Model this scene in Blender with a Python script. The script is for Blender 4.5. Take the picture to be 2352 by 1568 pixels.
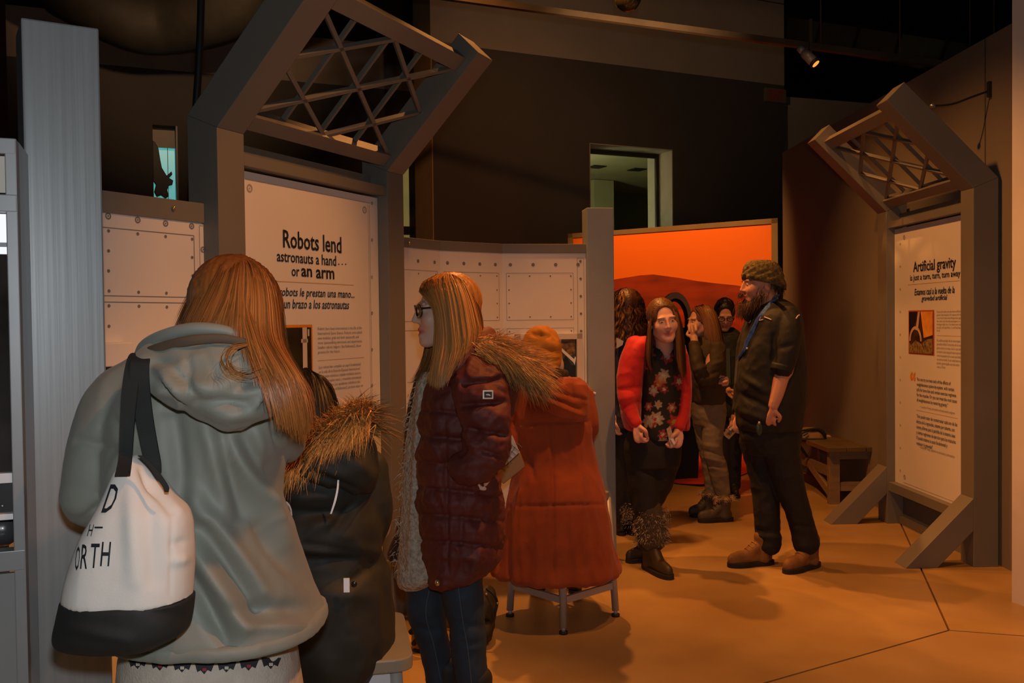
import bpy, bmesh, math, random
import numpy as np
from mathutils import Vector, Matrix
from mathutils.bvhtree import BVHTree

for o in list(bpy.data.objects): bpy.data.objects.remove(o)
scene = bpy.context.scene
COL = scene.collection

# ------------------------------------------------------------------ camera
F_PX, CX, CY = 2148.0, 1176.0, 784.0
CAM_H, PITCH, ROLL = 1.47, 0.0227, 0.0115
cp, sp = math.cos(PITCH), math.sin(PITCH)
FWD = np.array([0, cp, -sp]); R0 = np.array([1.0, 0, 0]); U0 = np.array([0, sp, cp])
RI = math.cos(ROLL)*R0 - math.sin(ROLL)*U0
UI = math.sin(ROLL)*R0 + math.cos(ROLL)*U0
EYE = np.array([0, 0, CAM_H])
cam_d = bpy.data.cameras.new('camera')
cam_d.sensor_width = 36.0
cam_d.lens = F_PX/2352.0*36.0
cam_d.clip_start = 0.05
cam = bpy.data.objects.new('camera', cam_d); COL.objects.link(cam)
m = Matrix.Identity(4)
for i in range(3):
    m[i][0] = RI[i]; m[i][1] = UI[i]; m[i][2] = -FWD[i]; m[i][3] = EYE[i]
cam.matrix_world = m
scene.camera = cam

# ------------------------------------------------------------------ world, lights, exposure
world = bpy.data.worlds.new('world'); scene.world = world
world.use_nodes = True
bgn = world.node_tree.nodes['Background']
bgn.inputs[0].default_value = (0.9, 0.62, 0.4, 1); bgn.inputs[1].default_value = 0.0015
vs = scene.view_settings
vs.view_transform = 'Standard'; vs.look = 'None'; vs.exposure = 0.0; vs.gamma = 1.0
vs.use_curve_mapping = False
WARM = (1.0, 0.375, 0.088)
def spot(name, loc, tgt, power, angle=50, blend=0.5, color=WARM, size=0.06):
    d = bpy.data.lights.new(name, 'SPOT'); d.energy = power; d.color = color
    d.spot_size = math.radians(angle); d.spot_blend = blend; d.shadow_soft_size = size
    o = bpy.data.objects.new(name, d); COL.objects.link(o); o.location = loc
    o.rotation_euler = (Vector(tgt)-Vector(loc)).to_track_quat('-Z', 'Y').to_euler()
    return o
def bulb(name, loc, power, color, size=0.05):
    d = bpy.data.lights.new(name, 'POINT'); d.energy = power; d.color = color; d.shadow_soft_size = size
    o = bpy.data.objects.new(name, d); COL.objects.link(o); o.location = loc
    return o
# gallery track spots (warm halogen) under the dark ceiling, then two added wall fills
spot('track_or_fill_light', (0.05, 6.5, 4.8), (0.6, 4.3, 0.0), 470, 62, 0.7)
spot('track_or_fill_light', (-0.1, 5.1, 4.7), (2.3, 5.9, 0.6), 420, 60, 0.7)
spot('track_or_fill_light', (1.1, 2.5, 4.3), (-1.0, 3.9, 1.2), 260, 34, 0.8)
spot('track_or_fill_light', (1.5, 2.9, 4.6), (-0.20, 3.0, 1.2), 520, 36, 0.8)
spot('track_or_fill_light', (0.9, 3.3, 4.5), (0.15, 5.0, 1.1), 330, 34, 0.8)
spot('track_or_fill_light', (0.6, 8.2, 4.6), (1.9, 10.5, 1.6), 640, 56, 0.7, (1.0, 0.40, 0.10))
spot('track_or_fill_light', (1.4, 6.2, 4.6), (2.7, 7.3, 0.8), 190, 50, 0.9)
spot('track_or_fill_light', (1.5, 3.2, 4.6), (2.1, 4.2, 0.4), 210, 60, 0.8)
spot('track_or_fill_light', (-0.6, 7.6, 4.2), (1.5, 5.6, 1.5), 230, 34, 0.8)
spot('track_or_fill_light', (1.5, 1.0, 4.3), (-0.38, 1.9, 1.15), 270, 22, 0.9)
spot('track_or_fill_light', (-1.0, 4.5, 4.4), (-0.2, 11.0, 3.0), 260, 40, 0.9)
spot('track_or_fill_light', (0.8, 6.0, 3.2), (1.6, 12.0, 5.6), 150, 70, 0.9, (1.0, 0.55, 0.28))  # added fill aimed upward to brighten the back wall's beige band, no track lamp
spot('track_or_fill_light', (-2.6, 8.2, 4.5), (-4.2, 12.0, 5.1), 150, 60, 0.9, (1.0, 0.55, 0.28))  # second added fill, lifts the beige band of the recessed left wall
# the photographer's on-camera flash (it lights the column and the reflective trims)
bulb('camera_flash_light', (0.02, -0.02, 1.60), 72, (0.93, 0.97, 1.0), 0.03)

# ------------------------------------------------------------------ projection helpers
def ray(px, py):
    return FWD + RI*((px-CX)/F_PX) + UI*((CY-py)/F_PX)
def W(px, py, Z):
    d = ray(px, py); return EYE + d*(Z/d[1])
def G(px, py, z=0.0):
    d = ray(px, py); return EYE + d*((z-CAM_H)/d[2])
def onplane(px, py, p0, nrm):
    d = ray(px, py); nrm = np.asarray(nrm, float)
    return EYE + d*(np.dot(np.asarray(p0)-EYE, nrm)/np.dot(d, nrm))
def proj(P):
    q = np.asarray(P, float)-EYE
    zz = q@FWD
    return CX+F_PX*(q@RI)/zz, CY-F_PX*(q@UI)/zz

# ------------------------------------------------------------------ materials
MATS = {}
def mat(name, color, rough=0.6, metal=0.0, var=0.0, vscale=6.0, bump=0.0, bscale=60.0, spec=0.5,
        emit=None, estr=0.0, stretch=None, attr=None, color2=None, coat=0.0, sheen=0.0, bdist=0.01):
    if name in MATS: return MATS[name]
    mt = bpy.data.materials.new(name); mt.use_nodes = True
    nt = mt.node_tree; b = nt.nodes['Principled BSDF']
    b.inputs['Base Color'].default_value = (*color, 1)
    b.inputs['Roughness'].default_value = rough; b.inputs['Metallic'].default_value = metal
    b.inputs['Specular IOR Level'].default_value = spec
    b.inputs['Coat Weight'].default_value = coat
    b.inputs['Sheen Weight'].default_value = sheen
    if emit: b.inputs['Emission Color'].default_value = (*emit, 1); b.inputs['Emission Strength'].default_value = estr
    tc = nt.nodes.new('ShaderNodeTexCoord'); mp = nt.nodes.new('ShaderNodeMapping')
    nt.links.new(tc.outputs['Object'], mp.inputs['Vector'])
    if stretch: mp.inputs['Scale'].default_value = stretch
    src = None
    if var > 0:
        n = nt.nodes.new('ShaderNodeTexNoise'); n.inputs['Scale'].default_value = vscale
        n.inputs['Detail'].default_value = 5
        nt.links.new(mp.outputs[0], n.inputs['Vector'])
        rp = nt.nodes.new('ShaderNodeValToRGB')
        c2 = color2 if color2 else tuple(max(0, c*(1-var)) for c in color)
        c1 = color if color2 else tuple(min(1, c*(1+var)) for c in color)
        rp.color_ramp.elements[0].position = 0.3; rp.color_ramp.elements[1].position = 0.7
        rp.color_ramp.elements[0].color = (*c2, 1); rp.color_ramp.elements[1].color = (*c1, 1)
        nt.links.new(n.outputs['Fac'], rp.inputs['Fac']); src = rp.outputs['Color']
    if attr:
        a = nt.nodes.new('ShaderNodeAttribute'); a.attribute_name = attr
        if src:
            mx = nt.nodes.new('ShaderNodeMix'); mx.data_type = 'RGBA'; mx.blend_type = 'MULTIPLY'
            mx.inputs[0].default_value = 1.0
            nt.links.new(src, mx.inputs[6]); nt.links.new(a.outputs['Color'], mx.inputs[7]); src = mx.outputs[2]
        else: src = a.outputs['Color']
    if src: nt.links.new(src, b.inputs['Base Color'])
    if bump > 0:
        n2 = nt.nodes.new('ShaderNodeTexNoise'); n2.inputs['Scale'].default_value = bscale; n2.inputs['Detail'].default_value = 3
        nt.links.new(mp.outputs[0], n2.inputs['Vector'])
        bp = nt.nodes.new('ShaderNodeBump'); bp.inputs['Strength'].default_value = bump; bp.inputs['Distance'].default_value = bdist
        nt.links.new(n2.outputs['Fac'], bp.inputs['Height']); nt.links.new(bp.outputs[0], b.inputs['Normal'])
    MATS[name] = mt
    return mt

# ------------------------------------------------------------------ object helpers
def thing(name, label, cat, loc=(0, 0, 0), group=None):
    o = bpy.data.objects.new(name, None); COL.objects.link(o); o.location = loc
    o.empty_display_size = 0.1
    o['label'] = label; o['category'] = cat
    if group: o['group'] = group
    o.matrix_world = Matrix.Translation(loc)
    return o
def tag(o, label, cat, group=None, kind=None):
    if label: o['label'] = label
    if cat: o['category'] = cat
    if group: o['group'] = group
    if kind: o['kind'] = kind
    return o
def link(name, me, parent=None):
    o = bpy.data.objects.new(name, me); COL.objects.link(o)
    if parent is not None:
        o.parent = parent
        # children live in world coordinates
        o.matrix_parent_inverse = Matrix.Translation(parent.location).inverted() if parent.type == 'EMPTY' else Matrix.Identity(4)
    return o
def mesh(name, V, Fc, mt, parent=None, smooth=False, col=None):
    V = np.asarray(V, float)
    me = bpy.data.meshes.new(name)
    if isinstance(Fc, np.ndarray):
        k = Fc.shape[1]
        me.vertices.add(len(V)); me.vertices.foreach_set('co', V.astype(np.float32).ravel())
        me.loops.add(Fc.size); me.loops.foreach_set('vertex_index', Fc.astype(np.int32).ravel())
        me.polygons.add(len(Fc)); me.polygons.foreach_set('loop_start', np.arange(0, Fc.size, k, dtype=np.int32))
        me.update(calc_edges=True); me.validate()
    else:
        me.from_pydata([tuple(v) for v in V], [], [tuple(f) for f in Fc]); me.update()
    if col is not None:
        a = me.color_attributes.new('Col', 'FLOAT_COLOR', 'POINT')
        c = np.ones((len(V), 4), np.float32); c[:, :3] = col
        a.data.foreach_set('color', c.ravel())
    if smooth: me.polygons.foreach_set('use_smooth', [True]*len(me.polygons))
    if mt is not None:
        for q in (mt if isinstance(mt, (list, tuple)) else [mt]): me.materials.append(q)
    return link(name, me, parent)
BOXF = [(0, 3, 2, 1), (4, 5, 6, 7), (0, 1, 5, 4), (1, 2, 6, 5), (2, 3, 7, 6), (3, 0, 4, 7)]
def fixn(V, Fc):
    bm = bmesh.new(); vv = [bm.verts.new(v) for v in V]
    for f in Fc:
        try: bm.faces.new([vv[i] for i in f])
        except ValueError: pass
    bmesh.ops.recalc_face_normals(bm, faces=bm.faces)
    V = [tuple(v.co) for v in bm.verts]; bm.verts.index_update()
    Fo = [tuple(v.index for v in f.verts) for f in bm.faces]; bm.free()
    return V, Fo
def bevelled(V, Fc, w):
    bm = bmesh.new(); vv = [bm.verts.new(v) for v in V]
    for f in Fc: bm.faces.new([vv[i] for i in f])
    bmesh.ops.recalc_face_normals(bm, faces=bm.faces)
    if w > 0: bmesh.ops.bevel(bm, geom=list(bm.edges), offset=w, segments=2, affect='EDGES', profile=0.6)
    bm.verts.index_update()
    V = [tuple(v.co) for v in bm.verts]; Fo = [tuple(v.index for v in f.verts) for f in bm.faces]; bm.free()
    return V, Fo
def obox(name, o, ax, ay, az, mt, parent=None, bev=0.0):
    """box from corner o spanned by three vectors"""
    o, ax, ay, az = [np.asarray(v, float) for v in (o, ax, ay, az)]
    V = [o, o+ax, o+ax+ay, o+ay, o+az, o+ax+az, o+ax+ay+az, o+ay+az]
    V, Fc = bevelled(V, BOXF, bev)
    return mesh(name, V, Fc, mt, parent)
def prism(name, base, vec, mt, parent=None, bev=0.0):
    base = [np.asarray(p, float) for p in base]; vec = np.asarray(vec, float); n = len(base)
    V = base+[p+vec for p in base]
    Fc = [tuple(range(n)), tuple(range(2*n-1, n-1, -1))]+[(i, (i+1) % n, n+(i+1) % n, n+i) for i in range(n)]
    V, Fc = bevelled(V, Fc, bev)
    return mesh(name, V, Fc, mt, parent)
def catmull(P, res):
    P = np.asarray(P, float)
    if len(P) < 3 or res <= 1:
        t = np.linspace(0, len(P)-1, (len(P)-1)*max(res, 1)+1)
        return np.stack([np.interp(t, range(len(P)), P[:, k]) for k in range(P.shape[1])], 1)
    Q = np.vstack([2*P[0]-P[1], P, 2*P[-1]-P[-2]]); out = []
    for i in range(len(P)-1):
        a, b, c, d = Q[i:i+4]
        for t in np.linspace(0, 1, res, endpoint=False):
            out.append(0.5*((2*b)+(-a+c)*t+(2*a-5*b+4*c-d)*t*t+(-a+3*b-3*c+d)*t**3))
    out.append(P[-1]); return np.array(out)
def ringmesh(R):
    """R (M,N,3) rings -> closed tube"""
    M, N = R.shape[:2]
    V = np.vstack([R.reshape(-1, 3), R[0].mean(0)[None], R[-1].mean(0)[None]])
    Fc = []
    for i in range(M-1):
        for j in range(N):
            k = (j+1) % N
            Fc.append((i*N+j, i*N+k, (i+1)*N+k, (i+1)*N+j))
    for j in range(N):
        k = (j+1) % N
        Fc.append((M*N, k, j)); Fc.append((M*N+1, (M-1)*N+j, (M-1)*N+k))
    return V, Fc
def ploft(rows, n=40, pw=2.3, res=5, yaw=0.0):
    """rows (py, xl, xr, Z, half_depth): stacked horizontal superellipses traced between two outlines"""
    rows = np.array([(r[0], r[1], r[2], r[3], r[4]) for r in rows], float)
    rr = catmull(rows, res); th = np.linspace(0, 2*math.pi, n, endpoint=False)
    c, s = np.cos(th), np.sin(th); e = 2.0/pw
    ux = np.sign(c)*np.abs(c)**e; uy = np.sign(s)*np.abs(s)**e
    R = []
    for py, xl, xr, Z, dz in rr:
        a = W(xl, py, Z); b = W(xr, py, Z); m_ = (a+b)/2; hw = abs(b[0]-a[0])/2
        X = ux*max(hw, .002); Y = uy*max(abs(dz), .002)
        R.append(np.stack([m_[0]+X*math.cos(yaw)-Y*math.sin(yaw), m_[1]+X*math.sin(yaw)+Y*math.cos(yaw), np.full(n, m_[2])], 1))
    return ringmesh(np.array(R))
def tube(pts, rad, n=20, res=5, flat=1.0, ref=(0, 1, 0.01), cap=True):
    pts = np.asarray(pts, float); rad = np.asarray(rad, float)
    D = catmull(np.hstack([pts, rad[:, None]]), res)
    P, r = D[:, :3], np.maximum(D[:, 3], 1e-4)
    T = np.gradient(P, axis=0); T /= np.linalg.norm(T, axis=1)[:, None]+1e-9
    if cap:
        k = 4; ph = np.linspace(math.pi/2, 0.15, k+1)[1:]
        s0 = [(P[0]-T[0]*r[0]*math.sin(a)*.9, r[0]*math.cos(a), T[0]) for a in ph[::-1]][0:0]
        a_ = np.linspace(1.45, 0.3, 4)
        pre = [(P[0]-T[0]*r[0]*math.sin(a)*.85, r[0]*math.cos(a), T[0]) for a in a_]
        post = [(P[-1]+T[-1]*r[-1]*math.sin(a)*.85, r[-1]*math.cos(a), T[-1]) for a in a_[::-1]]
        P = np.vstack([[q[0] for q in pre], P, [q[0] for q in post]])
        r = np.concatenate([[q[1] for q in pre], r, [q[1] for q in post]])
        T = np.vstack([[q[2] for q in pre], T, [q[2] for q in post]])
    th = np.linspace(0, 2*math.pi, n, endpoint=False); R = []
    u = np.cross(T[0], ref)
    if np.linalg.norm(u) < 1e-3: u = np.cross(T[0], (1, 0, 0))
    for p, q, t in zip(P, r, T):
        u = u-t*np.dot(u, t); u /= np.linalg.norm(u)+1e-9; v = np.cross(t, u)
        R.append(p+q*(np.cos(th)[:, None]*u+flat*np.sin(th)[:, None]*v))
    return ringmesh(np.array(R))
def ptube(rows, n=20, res=5, flat=1.0, ref=(0, 1, 0.01), cap=True):
    """rows (px, py, Z, radius_px)"""
    return tube([W(a, b, c) for a, b, c, _ in rows], [d*c/F_PX for _, _, c, d in rows], n, res, flat, ref, cap)
def ellip(c, r, n=20, k=12):
    R = []
    for ph in np.linspace(-math.pi/2+.12, math.pi/2-.12, k):
        th = np.linspace(0, 2*math.pi, n, endpoint=False)
        R.append(np.stack([c[0]+r[0]*math.cos(ph)*np.cos(th), c[1]+r[1]*math.cos(ph)*np.sin(th), np.full(n, c[2]+r[2]*math.sin(ph))], 1))
    return ringmesh(np.array(R))
def join(parts):
    V, Fc, k = [], [], 0
    for v, f in parts:
        V.append(np.asarray(v, float)); Fc += [tuple(i+k for i in q) for q in (f.tolist() if isinstance(f, np.ndarray) else f)]; k += len(v)
    return np.vstack(V), Fc
def remesh(parts, voxel=0.007, smooth=4, fac=0.5):
    """fuse closed shapes into one continuous surface; returns verts, normals, faces"""
    V, Fc = fixn(*join(parts)) if len(parts) == 1 else join([fixn(*p) for p in parts])
    me = bpy.data.meshes.new('tmp'); me.from_pydata([tuple(v) for v in V], [], Fc)
    o = bpy.data.objects.new('tmp', me); COL.objects.link(o)
    md = o.modifiers.new('r', 'REMESH'); md.mode = 'VOXEL'; md.voxel_size = voxel; md.use_smooth_shade = True
    if smooth:
        ms = o.modifiers.new('s', 'SMOOTH'); ms.iterations = smooth; ms.factor = fac
    dg = bpy.context.evaluated_depsgraph_get()
    ev = o.evaluated_get(dg); m2 = ev.to_mesh()
    nv = len(m2.vertices); V = np.empty(nv*3, np.float32); N = np.empty(nv*3, np.float32)
    m2.vertices.foreach_get('co', V); m2.vertex_normals.foreach_get('vector', N)
    nl = len(m2.loops); li = np.empty(nl, np.int32); m2.loops.foreach_get('vertex_index', li)
    ls = np.empty(len(m2.polygons), np.int32); m2.polygons.foreach_get('loop_start', ls)
    lt = np.diff(np.append(ls, nl))
    if (lt == 4).all(): Fo = li.reshape(-1, 4)
    else: Fo = [tuple(li[a:a+b]) for a, b in zip(ls, lt)]
    ev.to_mesh_clear(); bpy.data.objects.remove(o); bpy.data.meshes.remove(me)
    return V.reshape(-1, 3).astype(float), N.reshape(-1, 3).astype(float), Fo
# ---- numpy value noise and fold displacement
def _h(i, j, k, seed):
    n = (i*374761393+j*668265263+k*2147483647+seed*974634777) & 0x7fffffff
    n = ((n ^ (n >> 13))*1274126177) & 0x7fffffff
    return ((n ^ (n >> 16)) & 0xffff)/32767.5-1.0
def vnoise(P, scale=(1, 1, 1), seed=0):
    Q = np.asarray(P)*np.asarray(scale); I = np.floor(Q).astype(np.int64); f = Q-I; f = f*f*(3-2*f); r = 0
    for a in (0, 1):
        for b in (0, 1):
            for c in (0, 1):
                w = (f[:, 0] if a else 1-f[:, 0])*(f[:, 1] if b else 1-f[:, 1])*(f[:, 2] if c else 1-f[:, 2])
                r = r+w*_h(I[:, 0]+a, I[:, 1]+b, I[:, 2]+c, seed)
    return r
def folds(V, N, amp, scale, seed=0, ridged=True):
    n = vnoise(V, scale, seed)+0.5*vnoise(V, tuple(2.1*s for s in scale), seed+7)
    d = amp*(0.6-np.abs(n)*1.6) if ridged else amp*n
    return V+N*d[:, None]
def creases(V, N, lines, back=False):
    """lines ((x0,y0),(x1,y1),width_px,height_m): ridges (+) and valleys (-) sculpted along the cloth"""
    x, y = proj(V); vis = np.clip(-N[:, 1]*2+0.3, 0, 1); d = np.zeros(len(V))
    for (x0, y0), (x1, y1), w, a in lines:
        dx, dy = x1-x0, y1-y0; L = dx*dx+dy*dy
        t = np.clip(((x-x0)*dx+(y-y0)*dy)/L, 0, 1)
        dist = np.hypot(x-(x0+t*dx), y-(y0+t*dy))
        d += a*np.exp(-(dist/w)**2)*(1-0.5*np.abs(2*t-1)**2)
    return V+N*(d*vis)[:, None]
def decal(V2, faces, target, off=0.0012):
    """lay flat pixel-space polygons onto a surface"""
    out = []
    for x, y in V2:
        d = ray(x, y); d = d/np.linalg.norm(d)
        h = target.ray_cast(Vector(EYE), Vector(d))
        p = np.array(h[0]) if h[0] is not None else None
        out.append(p-d*off if p is not None else None)
    return out
def bvh(V, Fc): return BVHTree.FromPolygons([tuple(v) for v in V], [tuple(f) for f in Fc])
# ---- text
def textmesh(s, bold=0.0, shear=0.0, align='LEFT', lines=1.0):
    c = bpy.data.curves.new('t', 'FONT'); c.body = s; c.size = 1.0; c.offset = bold; c.shear = shear
    c.align_x = align; c.space_line = lines; c.resolution_u = 2; c.fill_mode = 'FRONT'
    o = bpy.data.objects.new('t', c); COL.objects.link(o)
    dg = bpy.context.evaluated_depsgraph_get(); ev = o.evaluated_get(dg); me = ev.to_mesh()
    V = np.array([v.co[:] for v in me.vertices]).reshape(-1, 3); Fc = [tuple(p.vertices) for p in me.polygons]
    ev.to_mesh_clear(); bpy.data.objects.remove(o); bpy.data.curves.remove(c)
    return V, Fc
# ------------------------------------------------------------------ materials of the place
M_concrete = mat('polished_concrete', (0.47, 0.295, 0.115), 0.40, var=0.35, vscale=1.6, bump=0.14, bscale=9, color2=(0.32, 0.19, 0.065), bdist=0.004)
M_joint = mat('joint_dark', (0.06, 0.045, 0.03), 0.9, var=.2)
M_band = mat('beige_plaster', (0.34, 0.29, 0.23), 0.9, var=0.06, vscale=2, bump=0.05)
M_dark = mat('charcoal_paint', (0.075, 0.068, 0.06), 0.9, var=0.08, vscale=1.5, bump=0.05)
M_part = mat('taupe_paint', (0.20, 0.165, 0.125), 0.85, var=0.06, vscale=1.5, bump=0.04)
M_post = mat('pale_wall_paint', (0.74, 0.66, 0.58), 0.85, var=0.08, vscale=3, bump=0.05)
M_black = mat('black_ceiling', (0.006, 0.005, 0.004), 0.95, var=.2)
M_track = mat('black_metal_track', (0.10, 0.07, 0.035), 0.6, 0.3, var=.2)
M_grey = mat('grey_painted_frame', (0.18, 0.165, 0.138), 0.5, var=0.05, vscale=4, bump=0.03, bscale=30)
M_alu = mat('brushed_aluminium', (0.235, 0.245, 0.25), 0.42, 0.3, var=0.09, vscale=5, stretch=(14, 14, .25), bump=.03, bscale=8)
M_alu2 = mat('satin_aluminium', (0.27, 0.275, 0.285), 0.38, 0.3, var=0.08, vscale=5)
M_white = mat('white_panel', (0.74, 0.70, 0.66), 0.5, var=0.03, vscale=3)
M_sign = mat('sign_panel_white', (0.78, 0.74, 0.69), 0.45, var=0.02, vscale=3)
M_ink = mat('black_print', (0.012, 0.013, 0.017), 0.6, var=.1)
M_ink2 = mat('navy_print', (0.02, 0.035, 0.05), 0.6, var=.1)
M_inkg = mat('grey_print', (0.20, 0.18, 0.17), 0.6, var=.1)
M_inkl = mat('pale_grey_print', (0.40, 0.33, 0.27), 0.6, var=.1)
M_inkt = mat('tan_print', (0.62, 0.42, 0.16), 0.6, var=.1)
M_inko = mat('orange_print', (0.75, 0.26, 0.02), 0.6, var=.1)
V3 = lambda p, z=0.0: np.array([p[0], p[1], z], float)
UP = np.array([0, 0, 1.0])

# ------------------------------------------------------------------ floor: three saw-cut slabs
floor = mesh('floor', [(-14, -6, -.02), (16, -6, -.02), (16, 26, -.02), (-14, 26, -.02)], [(0, 1, 2, 3)], M_joint)
tag(floor, None, None, kind='structure')
J = G(2180, 1447); Ja, Jb, Jc = G(1900, 1527), G(2352, 1460), G(2118, 1310)
da, db, dc = [(q-J)/np.linalg.norm(q-J) for q in (Ja, Jb, Jc)]
def slab(d1, d2, extra):
    bis = d1+d2 if extra is None else extra
    bis = bis/np.linalg.norm(bis); o = J+bis*0.006
    poly = [o, o+d1*22]
    a1 = math.atan2(d1[1], d1[0]); a2 = math.atan2(d2[1], d2[0])
    while a2 < a1: a2 += 2*math.pi
    for k in range(1, 6):
        a = a1+(a2-a1)*k/6; poly.append(o+np.array([math.cos(a), math.sin(a), 0])*24)
    poly.append(o+d2*22)
    prism('concrete_slab', [p+np.array([0, 0, -.02]) for p in poly], (0, 0, .02), M_concrete, floor)
ds = sorted([da, db, dc], key=lambda d: math.atan2(d[1], d[0]))
for i in range(3):
    d1, d2 = ds[i], ds[(i+1) % 3]
    a1 = math.atan2(d1[1], d1[0]); a2 = math.atan2(d2[1], d2[0])
    if a2 < a1: a2 += 2*math.pi
    am = (a1+a2)/2; slab(d1, d2, np.array([math.cos(am), math.sin(am), 0]))

# ------------------------------------------------------------------ ceiling, back walls
ceil = mesh('ceiling', [(-14, -6, 7.2), (16, -6, 7.2), (16, 26, 7.2), (-14, 26, 7.2)], [(3, 2, 1, 0)], M_black)
tag(ceil, None, None, kind='structure')
BA = V3((-0.901, 11.0)); BB = V3((3.88, 13.26)); bd = (BB-BA)/np.linalg.norm(BB-BA); bn = np.array([bd[1], -bd[0], 0])  # towards camera
BL = np.linalg.norm(BB-BA)
def wall_piece(name, parent, O, d, n, s0, s1, z0, z1, th, mt):
    return obox(name, O+d*s0+UP*z0, d*(s1-s0), -n*th, UP*(z1-z0), mt, parent)
wb = mesh('wall_back', *fixn([BA+UP*4.73, BA+bd*BL+UP*4.73, BA+bd*BL+UP*7.2, BA+UP*7.2, BA-bn*.6+UP*4.73, BA+bd*BL-bn*.6+UP*4.73, BA+bd*BL-bn*.6+UP*7.2, BA-bn*.6+UP*7.2], BOXF), M_band)
tag(wb, None, None, kind='structure')
# window opening in the dark lower wall
w0 = onplane(1354, 335, BA, bn); w1 = onplane(1545, 350, BA, bn)
sA, sB = np.dot(w0-BA, bd), np.dot(w1-BA, bd); zt = onplane(1354, 328, BA, bn)[2]; zs = 1.9
for a in ((0, sA, 0, 4.73), (sB, BL, 0, 4.73), (sA, sB, zt, 4.73), (sA, sB, 0, zs)):
    wall_piece('wall_panel', wb, BA, bd, bn, *a, .6, M_dark)
wall_piece('upper_wall_joint', wb, BA+bn*.004, bd, bn, 0.0, BL, 5.86, 5.875, .01, M_dark)
wall_piece('end_face', wb, BA-bd*.012, bd, bn, 0.0, .012, 0, 7.2, .6, mat('tan_plaster', (0.40, 0.29, 0.17), .85, var=.06))
win = thing('window_1', '', 'window', BA+bd*sA+UP*zs); del win['label']; del win['category']; win['kind'] = 'structure'
M_jamb = mat('window_jamb', (0.40, 0.36, 0.30), .7, var=.06)
M_gask = mat('window_gasket', (0.02, 0.02, 0.018), .6, var=.1)
M_glass = mat('window_glass', (0.02, 0.025, 0.02), .08)
b_ = M_glass.node_tree.nodes['Principled BSDF']; b_.inputs['Transmission Weight'].default_value = 1.0; b_.inputs['Base Color'].default_value = (.9, .95, .88, 1); b_.inputs['IOR'].default_value = 1.02
e_ = .012
obox('jamb', BA+bd*(sB-e_)+UP*zs-bn*.0, bd*e_, -bn*.58, UP*(zt-zs), M_jamb, win)
obox('jamb', BA+bd*sA+UP*(zt-e_), bd*(sB-sA), -bn*.58, UP*e_, M_jamb, win)
obox('jamb', BA+bd*sA+UP*zs, bd*e_, -bn*.58, UP*(zt-zs), M_jamb, win)
for q in ((sA+e_, sA+.05, zs, zt-e_), (sB-.06, sB-e_, zs, zt-e_), (sA+.05, sB-.06, zt-.07, zt-e_)):
    obox('gasket', BA+bd*q[0]+UP*q[2]-bn*.30, bd*(q[1]-q[0]), -bn*.04, UP*(q[3]-q[2]), M_gask, win)
obox('pane', BA+bd*(sA+.05)+UP*zs-bn*.31, bd*(sB-sA-.11), -bn*.008, UP*(zt-zs-.07), M_glass, win)
# the lit room beyond the window
M_room = mat('lit_room_paint', (0.44, 0.43, 0.27), .9, var=.06, vscale=3)
M_room2 = mat('lit_room_grey', (0.22, 0.235, 0.17), .9, var=.06)
rm = mesh('wall_far', *fixn([BA+bd*(sA-.9)-bn*4.2, BA+bd*(sB+5)-bn*4.2, BA+bd*(sB+5)-bn*4.2+UP*(zt+.3), BA+bd*(sA-.9)-bn*4.2+UP*(zt+.3),
      BA+bd*(sA-.9)-bn*4.3, BA+bd*(sB+5)-bn*4.3, BA+bd*(sB+5)-bn*4.3+UP*(zt+.3), BA+bd*(sA-.9)-bn*4.3+UP*(zt+.3)], BOXF), M_room2)
tag(rm, None, None, kind='structure')
obox('room_ceiling', BA+bd*(sA-1.)-bn*.61+UP*(zt+.05), bd*(sB-sA+6), -bn*3.7, UP*.05, M_room, rm)
obox('room_side_wall', BA+bd*(sA-.9)-bn*.62+UP*0, bd*.05, -bn*3.6, UP*(zt+.05), M_room, rm)
pc = onplane(1365, 470, BA-bn*2.9, bn); pc2 = onplane(1410, 470, BA-bn*2.9, bn); ps = [np.dot(q-BA, bd) for q in (pc, pc2)]
obox('room_pillar', BA+bd*ps[0]-bn*2.9+UP*0, bd*(ps[1]-ps[0]), -bn*.5, UP*(zt+.04), M_room, rm)
for px in (1372, 1466):
    q = onplane(px, 376, BA-bn*1.6, bn); s_ = np.dot(q-BA, bd)
    obox('ceiling_vent', BA+bd*s_-bn*1.7+UP*(zt+.035), bd*.22, -bn*.22, UP*.012, M_gask, rm)
bulb('room_lamp_light', tuple(BA+bd*(sA-.55)-bn*1.3+UP*(zt-.9)), 48, (1.0, .92, .55), .2)
# recessed wall further left, with two tall openings
LA = V3((-8.0, 10.56)); LB = V3((0.4, 14.1)); ld = (LB-LA)/np.linalg.norm(LB-LA); ln = np.array([ld[1], -ld[0], 0]); LL = np.linalg.norm(LB-LA)
ls = lambda px, py: np.dot(onplane(px, py, LA, ln)-LA, ld)
lz = lambda px, py: onplane(px, py, LA, ln)[2]
wl = mesh('wall_left', *fixn([LA+UP*4.73, LB+UP*4.73, LB+UP*5.35, LA+UP*5.35, LA-ln*.4+UP*4.73, LB-ln*.4+UP*4.73, LB-ln*.4+UP*5.35, LA-ln*.4+UP*5.35], BOXF), M_band)
tag(wl, None, None, kind='structure')
a0, a1 = ls(352, 380), ls(409, 380); za = lz(380, 288); b0, b1 = ls(905, 450), ls(961, 450); zb_ = lz(940, 330)
for q in ((0, a0, 0, 4.73), (a1, b0, 0, 4.73), (b1, LL, 0, 4.73), (a0, a1, za, 4.73), (a0, a1, 0, 1.6), (b0, b1, zb_, 4.73), (b0, b1, 0, 1.6)):
    wall_piece('wall_panel', wl, LA, ld, ln, *q, .4, M_dark)
obox('soffit', LA+UP*5.35, ld*LL, ln*1.2, UP*1.9, M_black, wl)
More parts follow.
